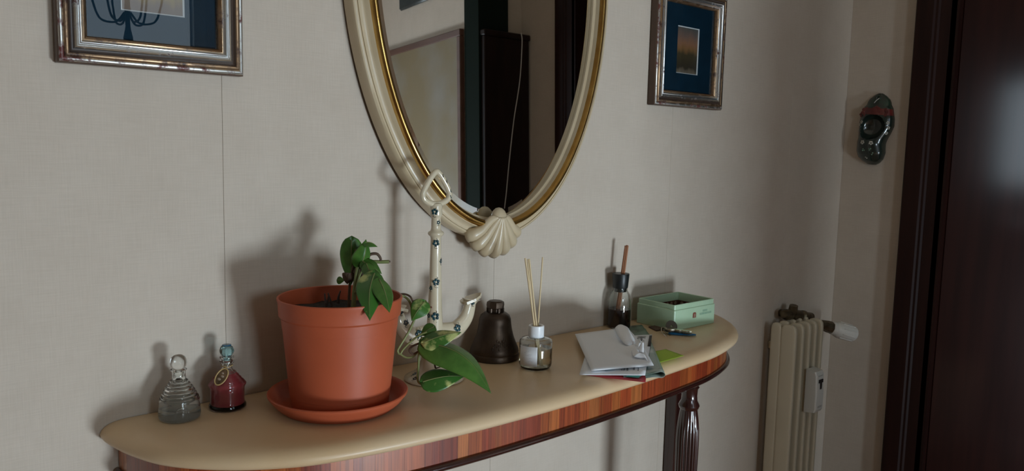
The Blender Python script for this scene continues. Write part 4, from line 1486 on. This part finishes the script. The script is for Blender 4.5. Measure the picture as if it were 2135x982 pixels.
def key(pa, pb, m, rb=0.011, wb=0.0042, th=0.0022, name='key', z=0.003, flat=True):
    a, b_ = at_z(*pa, TZ + z), at_z(*pb, TZ + z)
    d_ = (b_ - a)
    Lk = d_.length
    d_.normalize()
    s_ = Vector((0, 0, 1)).cross(d_)
    M = Matrix((d_, s_, Vector((0, 0, 1)))).transposed().to_4x4()
    M.translation = a - KO
    poly = []
    for k in range(19):
        t = math.radians(38) + (2 * PI - math.radians(76)) * k / 18
        poly.append((rb + rb * math.cos(t), rb * math.sin(t)))
    rk = random.Random(int(pa[0]))
    x = Lk
    low = [(2 * rb, -wb)]
    n_ = 9
    for k in range(n_):
        low.append((2 * rb + (Lk - 2 * rb) * (k + 1) / (n_ + 1), -wb + (rk.uniform(0, 0.0022) if k > 2 else 0)))
    low.append((Lk, 0))
    poly = poly[::1] + low + [(Lk - 0.003, wb), (2 * rb, wb)]
    # poly runs counter clockwise from the bow's lower shoulder
    return obj(name, MB().prism(poly, -th / 2, th / 2, M), m, ky, 25)


key((1384, 687), (1443, 696), 'key_dark', 0.012, 0.0042, 0.0024, z=0.0075)
key((1386, 684), (1442, 692), 'key_steel', 0.011, 0.0040, 0.0024, z=0.0115)
# upright coin-like bow leaning against the tin
bo = at_z(1400, 684, TZ + 0.010)
MBw = Matrix.Translation(bo - KO + Vector((0, 0, 0.004))) @ Matrix.Rotation(math.radians(-35), 4, 'Z') @ Matrix.Rotation(math.radians(62), 4, 'X')
obj('key', MB().lathe([(0.0022, -0.0010), (0.0115, -0.0010), (0.0122, 0), (0.0115, 0.0010), (0.0022, 0.0010), (0.0022, -0.0010)], 24, MBw, closed_ends=False), 'key_dark', ky, 40)
# blue cover of the third key: tapered rounded bar
a, b_4 = at_z(1394, 694, TZ + .003), at_z(1451, 698, TZ + .003)
d_ = (b_4 - a).normalized()
pp = [a + (b_4 - a) * (i / 8) for i in range(9)]
obj('blue_key', MB().tube([v - KO for v in pp], [0.0055, 0.0075, 0.0080, 0.0078, 0.0070, 0.0062, 0.0056, 0.0050, 0.0034], 14, flat=0.42, up=(-d_.y, d_.x, 0)), 'key_blue', ky, 60)
rc = at_z(1388, 692, TZ + 0.007)
MR = Matrix.Translation(rc - KO) @ Matrix.Rotation(math.radians(48), 4, 'X')
obj('key_ring', MB().tube([MR @ Vector((0.011 * math.cos(2 * PI * k / 28), 0.011 * math.sin(2 * PI * k / 28), 0)) for k in range(28)], 0.0009, 8, closed=True), 'key_steel', ky, 60)
ch = at_z(1380, 686, TZ + 0.008)
obj('small_clasp', MB().ellipsoid(ch - KO, 0.004, 0.003, 0.005).tube([ch - KO, rc - KO], 0.0013, 8), 'brass_dull', ky, 50)
fob = [at_z(1352, 682, TZ + .0012), at_z(1370, 679, TZ + .0012), at_z(1386, 687, TZ + .0012), at_z(1368, 690, TZ + .0012)]
obj('leather_fob', MB().add([v - KO for v in fob] + [v - KO + Vector((0, 0, 0.0016)) for v in fob], [(3, 2, 1, 0), (4, 5, 6, 7), (0, 1, 5, 4), (1, 2, 6, 5), (2, 3, 7, 6), (3, 0, 4, 7)]), 'stem_brown', ky, 0)

# ------------------------------------------------------------------ radiator
RY0, RY1 = -0.028, -0.098
rad = thing('radiator', 'cream enamelled column radiator in the corner below the clog', 'radiator', (1.93, -0.06, 0.0))
RO = Vector((1.93, -0.06, 0))
ZT = 0.782
xs = [1.868, 1.905, 1.940, 1.972, 2.004]
for k, x in enumerate(xs):
    g = MB()
    for yc, hw in ((RY0 - 0.014, 0.0145), (RY1 + 0.021, 0.0208)):
        # flattened tube with a rounded crown
        rings_ = []
        zz = [(0.10, 0.55), (0.104, 0.85), (0.115, 1.0), (ZT - 0.020, 1.0), (ZT - 0.009, 0.93), (ZT - 0.003, 0.74), (ZT, 0.35)]
        nn_ = 20
        vs_ = []
        for z, q in zz:
            for i in range(nn_):
                t = 2 * PI * i / nn_
                ct, st_ = math.cos(t), math.sin(t)
                vs_.append(Vector((x + 0.0070 * q ** 0.5 * math.copysign(abs(ct) ** 0.42, ct), yc + hw * q * math.copysign(abs(st_) ** 0.42, st_), z)))
        fs_ = [(i * nn_ + j, i * nn_ + (j + 1) % nn_, (i + 1) * nn_ + (j + 1) % nn_, (i + 1) * nn_ + j) for i in range(len(zz) - 1) for j in range(nn_)]
        fs_ += [tuple(range(nn_ - 1, -1, -1)), tuple(range((len(zz) - 1) * nn_, len(zz) * nn_))]
        g.add(vs_, fs_)
    g.rbox(x - 0.0045, x + 0.0045, RY1 + 0.012, RY0 - 0.012, 0.11, ZT - 0.012, 0.002)
    obj('section', g, 'radiator_enamel', rad, 45, RO)
for z in (ZT - 0.045, 0.15):
    obj('manifold', MB().tube([(xs[0], -0.060, z), (xs[-1], -0.060, z)], 0.013, 16), 'radiator_enamel', rad, 45, RO)
for x in (1.905, 1.972):
    obj('bracket', MB().rbox(x - 0.006, x + 0.006, RY0 - 0.004, -0.0005, 0.70, 0.72, 0.002), 'radiator_enamel', rad, 30, RO)
# thermostatic valve on the far end
va, vb = at_y(1722, 677, -0.075), at_y(1788, 698, -0.115)
pv = [Vector((2.000, -0.062, ZT - 0.040)), Vector((2.040, -0.066, ZT - 0.041))]
h0 = at_y(1733, 683, -0.085)
h1 = at_y(1781, 697, -0.120)
ax = (h1 - h0).normalized()
vv = obj('valve', MB().tube([Vector((2.0, -0.062, h0.z + 0.006)), h0 - ax * 0.035, h0 - ax * 0.012, h0 + ax * 0.004], [0.012, 0.013, 0.0165, 0.0165], 8), 'brass_dull', rad, 30, RO)
obj('valve_tail', MB().tube([h0 - ax * 0.025, h0 - ax * 0.025 + Vector((0, 0.03, -0.01)), Vector((h0.x - 0.01, -0.001, h0.z - 0.014))], 0.009, 12), 'brass_dull', vv, 40, RO)
Lh = (h1 - h0).length
q_ = ax.to_track_quat('Z', 'Y').to_matrix().to_4x4()
q_.translation = h0
hv = obj('thermostatic_head', MB().lathe([(0, 0), (0.0165, 0), (0.0180, 0.002), (0.0185, 0.012), (0.0205, 0.015), (0.0225, 0.024), (0.0228, Lh * 0.86), (0.0205, Lh * 0.96), (0.017, Lh), (0, Lh)], 18, q_), 'valve_white', vv, 30, RO)
rbs = MB()
for k in range(9):
    t = 2 * PI * k / 9
    rbs.tube([q_ @ Vector((0.0226 * math.cos(t), 0.0226 * math.sin(t), zz)) for zz in (0.026, Lh * 0.86)], 0.0016, 6)
obj('grip_rib', rbs, 'valve_white', hv, 40, RO)
# pipe fittings on the wall above
g = MB()
pa, pb = at_y(1634, 655, -0.035), at_y(1692, 660, -0.035)
dz = Vector((0, 0, 0))
axp = (pb - pa)
tabp = [(0.0, 0.010), (0.06, 0.0145), (0.20, 0.0145), (0.24, 0.009), (0.32, 0.010), (0.40, 0.0145), (0.56, 0.0145), (0.60, 0.010), (0.64, 0.0150), (0.72, 0.0150), (0.75, 0.0115), (0.98, 0.0110), (1.0, 0.0085)]
pts = [pa + axp * t for t, r in tabp]
pip = obj('pipe_fitting', MB().tube(pts, [r for t, r in tabp], 14), 'brass_dull', rad, 30, RO)
up_ = pa + axp * 0.28
obj('bleed_valve', MB().tube([up_, up_ + Vector((-0.002, -0.004, 0.016)), up_ + Vector((-0.003, -0.006, 0.027))], [0.009, 0.0125, 0.0115], 8), 'brass_dull', pip, 30, RO)
obj('pipe_stub', MB().tube([up_, Vector((up_.x, -0.0005, up_.z))], 0.010, 12).tube([pa + axp * 0.8, Vector((pa.x + axp.x * 0.8, -0.045, ZT - 0.04))], 0.009, 12), 'brass_dull', pip, 40, RO)
# heat cost meter clipped to the front
m0 = at_y(1682, 768, RY1 - 0.001)
m1 = at_y(1704, 838, RY1 - 0.001)
mx0, mx1 = m0.x, m0.x + 0.040
mz1, mz0 = m0.z - 0.002, m0.z - 0.118
mt = thing('heat_meter', 'small white heat allocator clipped to the front of the radiator', 'meter', ((mx0 + mx1) / 2, RY1, mz0))
MO = mt.location.copy()
pf = [(0, 0.0), (0.028, 0.004), (0.032, 0.012), (0.0325, 0.055), (0.030, 0.102), (0.026, 0.113), (0, 0.116)]     # depth, height
vs_, fs_ = [], []
for x in (mx0, mx0 + 0.003, mx1 - 0.003, mx1):
    k_ = 0.90 if x in (mx0, mx1) else 1.0
    vs_ += [(x, RY1 - d_2 * k_, mz0 + h) for d_2, h in pf]
n_ = len(pf)
for i in range(3):
    fs_ += [(i * n_ + k, i * n_ + (k + 1) % n_, (i + 1) * n_ + (k + 1) % n_, (i + 1) * n_ + k) for k in range(n_)]
fs_ += [tuple(range(n_)), tuple(range(4 * n_ - 1, 3 * n_ - 1, -1))]
obj('housing', MB().add(vs_, fs_), 'meter_white', mt, 25, MO)
xm = (mx0 + mx1) / 2
obj('display', MB().box(xm - 0.010, xm + 0.011, RY1 - 0.0330, RY1 - 0.0310, mz0 + 0.083, mz0 + 0.092).box(xm - 0.003, xm + 0.005, RY1 - 0.0332, RY1 - 0.0310, mz0 + 0.066, mz0 + 0.083), 'print_black', mt, 0, MO)
obj('faint_print', MB().box(xm - 0.012, xm + 0.010, RY1 - 0.0310, RY1 - 0.0295, mz0 + 0.1005, mz0 + 0.1025).box(xm - 0.010, xm + 0.010, RY1 - 0.0328, RY1 - 0.0315, mz0 + 0.016, mz0 + 0.022), 'meter_print', mt, 0, MO)

# ------------------------------------------------------------------ painted clog on the right wall
cl = thing('painted_clog', 'little dark painted wooden clog with red band and white flowers, hung on wall', 'ornament', (XR, -0.09, 1.295))
cl.rotation_euler = (math.radians(4.5), 0, 0)
# outline in wall coordinates: y across (viewer's right = -y), z up; s from toe (bottom) to heel (top)
H0, H1 = -0.099, 0.099
wid = [(0, 0.012), (0.03, 0.023), (0.09, 0.0345), (0.18, 0.0395), (0.28, 0.0380), (0.36, 0.0385), (0.46, 0.0440), (0.56, 0.0480), (0.66, 0.0465), (0.74, 0.0425), (0.80, 0.0395), (0.83, 0.0345), (0.88, 0.0320), (0.92, 0.0280), (0.97, 0.0165), (1.0, 0.006)]
dep = [(0, 0.010), (0.05, 0.024), (0.15, 0.036), (0.28, 0.041), (0.36, 0.040), (0.5, 0.036), (0.7, 0.031), (0.8, 0.027), (0.9, 0.016), (1.0, 0.006)]
mid = [(0, -0.004), (0.1, 0.001), (0.3, 0.004), (0.45, 0.000), (0.55, -0.002), (0.8, -0.001), (1, 0.0)]


def clog_pt(s, a):
    """a 0..pi over the front"""
    wv, dv, mv = lerp_table(wid, s), lerp_table(dep, s), lerp_table(mid, s)
    y = mv + wv * math.cos(a)
    h = dv * math.sin(a) ** 0.8 if 0 < a < PI else 0.0
    # hollow of the shoe
    r2 = ((s - 0.525) / 0.175) ** 2 + ((y - mv) / 0.033) ** 2
    if r2 < 1:
        h *= 1 - 0.93 * (1 - r2) ** 0.45
    return Vector((-h, y, H0 + (H1 - H0) * s))


ns, na = 90, 48
for nm, m_n, s0_, s1_ in (('shoe_toe', 'clog_green', 0, 0.72), ('red_band', 'clog_red', 0.705, 0.79), ('shoe_heel', 'clog_grass', 0.775, 1.0)):
    k0, k1 = int(s0_ * ns), int(s1_ * ns)
    rows = []
    for i in range(k0, k1 + 1):
        e_ = 0.0006 if nm == 'red_band' else 0
        rows.append([clog_pt(i / ns, PI * j / na) + Vector((-e_, 0, 0)) for j in range(na + 1)])
    obj(nm, MB().grid(rows), m_n, cl, 60)
obj('back_plate', MB().prism([(-lerp_table(wid, i / 20) + lerp_table(mid, i / 20), H0 + (H1 - H0) * i / 20) for i in range(21)] + [(lerp_table(wid, i / 20) + lerp_table(mid, i / 20), H0 + (H1 - H0) * i / 20) for i in range(20, -1, -1)], 0, 0.002,
    Matrix(((0, 0, -1, 0), (1, 0, 0, 0), (0, 1, 0, 0), (0, 0, 0, 1)))), 'clog_green', cl, 0)
for s, a, r in ((0.305, 1.85, 0.0062), (0.305, 1.22, 0.0060), (0.60, 0.62, 0.0050), (0.53, 0.50, 0.0050), (0.455, 0.45, 0.0048), (0.585, 2.35, 0.0052), (0.545, 2.60, 0.0045), (0.47, 2.72, 0.0045)):
    a = PI - a
    a = PI - a
    p_ = clog_pt(s, PI - a)
    e1, e2 = clog_pt(s + 0.012, PI - a) - p_, clog_pt(s, PI - a + 0.02) - p_
    n_ = e1.cross(e2)
    if n_.x > 0:
        n_ = -n_
    flower(cl, p_, n_, r, 'clog_white', False, s * 20)
for s, a in ((0.16, 1.15), (0.20, 1.75), (0.10, 1.57), (0.22, 1.3)):
    p_ = clog_pt(s, PI - a)
    flower(cl, p_, (-1, 0, -0.1), 0.0045, 'tin_print' if s != 0.10 else 'clog_white', False, s * 30, 3)
hp_ = clog_pt(0.93, PI / 2)
obj('hanging_eye', MB().tube([hp_ + Vector((-0.0005, 0.0055 * math.cos(2 * PI * k / 20), 0.0070 * math.sin(2 * PI * k / 20))) for k in range(20)], 0.0016, 8, closed=True), 'clog_grass', cl, 60)
obj('white_stroke', MB().tube([clog_pt(0.86, 1.35) + Vector((-.0004, 0, 0)), clog_pt(0.90, 1.45) + Vector((-.0004, 0, 0)), clog_pt(0.94, 1.75) + Vector((-.0004, 0, 0))], 0.0012, 6), 'clog_white', cl, 60)
for (s, y, r) in ((0.735, 0.024, 0.013), (0.765, -0.004, 0.012), (0.735, -0.026, 0.013), (0.69, 0.036, 0.008)):
    p_ = clog_pt(s, PI / 2 - y * 25)
    flower(cl, p_, (-1, -y * 12, 0.1), r, 'clog_red', False, s * 9 + y, 6)

# ------------------------------------------------------------------ the part of the room seen in the mirror
struct('wall_pillar', MB().box(1.995, 2.15, -1.51, -1.42, 0, CEIL), 'pillar_green')
struct('wall_return', MB().box(2.15, 2.26, -1.53, -1.45, 0, CEIL), 'wallpaper')
cab = thing('tall_cabinet', 'narrow dark wooden cabinet beside the dark green pillar', 'cabinet', (2.12, -1.41, 0))
CO = Vector((2.12, -1.41, 0))
obj('body', MB().rbox(2.005, 2.242, -1.419, -1.395, 0.05, 1.715, 0.003), 'cabinet_wood', cab, 30, CO)
obj('cornice', MB().rbox(2.000, 2.245, -1.4195, -1.388, 1.715, 1.738, 0.004), 'cabinet_wood', cab, 30, CO)
obj('plinth', MB().rbox(2.008, 2.240, -1.419, -1.398, 0, 0.05, 0.002), 'cabinet_wood', cab, 30, CO)
cpts = [(2.190, -1.386, 1.742), (2.193, -1.384, 1.70), (2.180, -1.384, 1.55), (2.147, -1.384, 1.39), (2.122, -1.384, 1.23), (2.105, -1.384, 1.10), (2.09, -1.384, 0.98), (2.085, -1.384, 0.7)]
o = obj('white_cable', MB().tube(catmull(cpts, 6), 0.0019, 8), 'cord_white', None, 60)
tag(o, 'thin white cable hanging down the dark cabinet', 'cable')
o = thing('wall_socket', 'small dark socket plate low on the wall strip beside the door', 'socket', (XR, -1.33, 1.04))
obj('plate', MB().rbox(-0.010, -0.0005, -0.02, 0.02, -0.03, 0.03, 0.003), 'socket_black', o, 30)
obj('rocker', MB().rbox(-0.014, -0.009, -0.008, 0.008, -0.016, 0.016, 0.002), 'print_grey', o, 30)


def on_partition(root, loc):
    root.location = PQ @ Vector(loc)
    root.rotation_euler = (0, 0, math.radians(8))
    return root


BO = Vector((2.0, -2.15, 0.55))
big = on_partition(thing('large_painting', 'large hazy brown canvas in a plain brown wooden frame', 'picture'), BO)
bz0, bz1, bya, byb = 0.55, 1.755, -2.80, -1.52
obj('canvas', MB().box(1.982, 1.999, bya + 0.02, byb - 0.02, bz0 + 0.02, bz1 - 0.02), 'canvas_paint', big, 0, BO)
for a in ((bya, byb, bz1 - 0.028, bz1), (bya, byb, bz0, bz0 + 0.028), (bya, bya + 0.028, bz0 + 0.028, bz1 - 0.028), (byb - 0.028, byb, bz0 + 0.028, bz1 - 0.028)):
    obj('frame_bar', MB().rbox(1.978, 1.9995, a[0], a[1], a[2], a[3], 0.003), 'rail_brown', big, 30, BO)
SO = Vector((2.0, -1.92, 1.93))
sp = on_partition(thing('slate_plaque', 'dark slate plaque hung above the large brown canvas', 'plaque'), SO)
obj('slab', MB().rbox(1.982, 1.9995, -2.09, -1.76, 1.92, 2.16, 0.008), 'slate', sp, 40, SO)
obj('carving', MB().ellipsoid((1.982, -1.92, 2.02), 0.006, 0.10, 0.05).ellipsoid((1.982, -1.99, 2.10), 0.005, 0.05, 0.03), 'slate', sp, 60, SO)
# cupboard added out of view to keep the low daylight off the corner
sb = thing('light_blocker_cupboard', 'added unseen brown cupboard with one door, blocking daylight from the corner', 'cupboard', (1.435, -1.72, 0))
SBO = Vector((1.435, -1.72, 0))
obj('body', MB().rbox(1.31, 1.60, -1.86, -1.60, 0.06, 0.915, 0.004), 'sideboard_wood', sb, 30, SBO)
obj('top_board', MB().rbox(1.30, 1.61, -1.87, -1.585, 0.915, 0.94, 0.004), 'sideboard_wood', sb, 30, SBO)
dd = obj('door', MB().rbox(1.325, 1.585, -1.602, -1.585, 0.10, 0.88, 0.004), 'sideboard_wood', sb, 30, SBO)
obj('knob', MB().ellipsoid((1.56, -1.577, 0.6), 0.011, 0.011, 0.011), 'brass_dull', dd, 60, SBO)
for x in (1.335, 1.575):
    for y in (-1.84, -1.62):
        obj('leg', MB().rbox(x - 0.02, x + 0.02, y - 0.015, y + 0.015, 0, 0.062, 0.003), 'sideboard_wood', sb, 30, SBO)
# chandelier
chx, chy, chz = 0.985, -2.40, 1.665
chd = thing('chandelier', 'dark wrought iron chandelier with curved arms and white candle tubes', 'chandelier', (chx, chy, chz))
obj('ball_finial', MB().lathe([(0, -0.10), (0.006, -0.095), (0.008, -0.075), (0.015, -0.060), (0.018, -0.040), (0.014, -0.022), (0.010, 0.0), (0.008, 0.05), (0.012, 0.07), (0.010, 0.10), (0.014, 0.2), (0.008, 0.3), (0, 0.3)], 24), 'iron', chd, 50)
obj('hanging_rod', MB().tube([(0, 0, 0.28), (0, 0, CEIL - chz - 0.05)], 0.006, 8), 'iron', chd, 50)
obj('ceiling_rose', MB().lathe([(0, CEIL - chz), (0.05, CEIL - chz), (0.045, CEIL - chz - 0.02), (0.01, CEIL - chz - 0.06), (0, CEIL - chz - 0.06)], 24), 'iron', chd, 50)
for k in range(6):
    t = k * PI / 3 + 0.35
    c, s = math.cos(t), math.sin(t)
    arm = obj('arm', MB().tube(catmull([(0.01 * c, 0.01 * s, 0.06), (0.045 * c, 0.045 * s, 0.02), (0.10 * c, 0.10 * s, 0.03), (0.125 * c, 0.125 * s, 0.10), (0.13 * c, 0.13 * s, 0.15)], 6), 0.0042, 8), 'iron', chd, 60)
    M = Matrix.Translation((0.13 * c, 0.13 * s, 0))
    obj('candle_cup', MB().lathe([(0, 0.145), (0.012, 0.15), (0.024, 0.162), (0.023, 0.165), (0.014, 0.160), (0, 0.160)], 18, M), 'iron', arm, 50)
    obj('candle_tube', MB().lathe([(0, 0.158), (0.011, 0.158), (0.011, 0.235), (0.004, 0.24), (0.010, 0.262), (0.002, 0.29), (0, 0.29)], 14, M), 'candle_white', arm, 50)
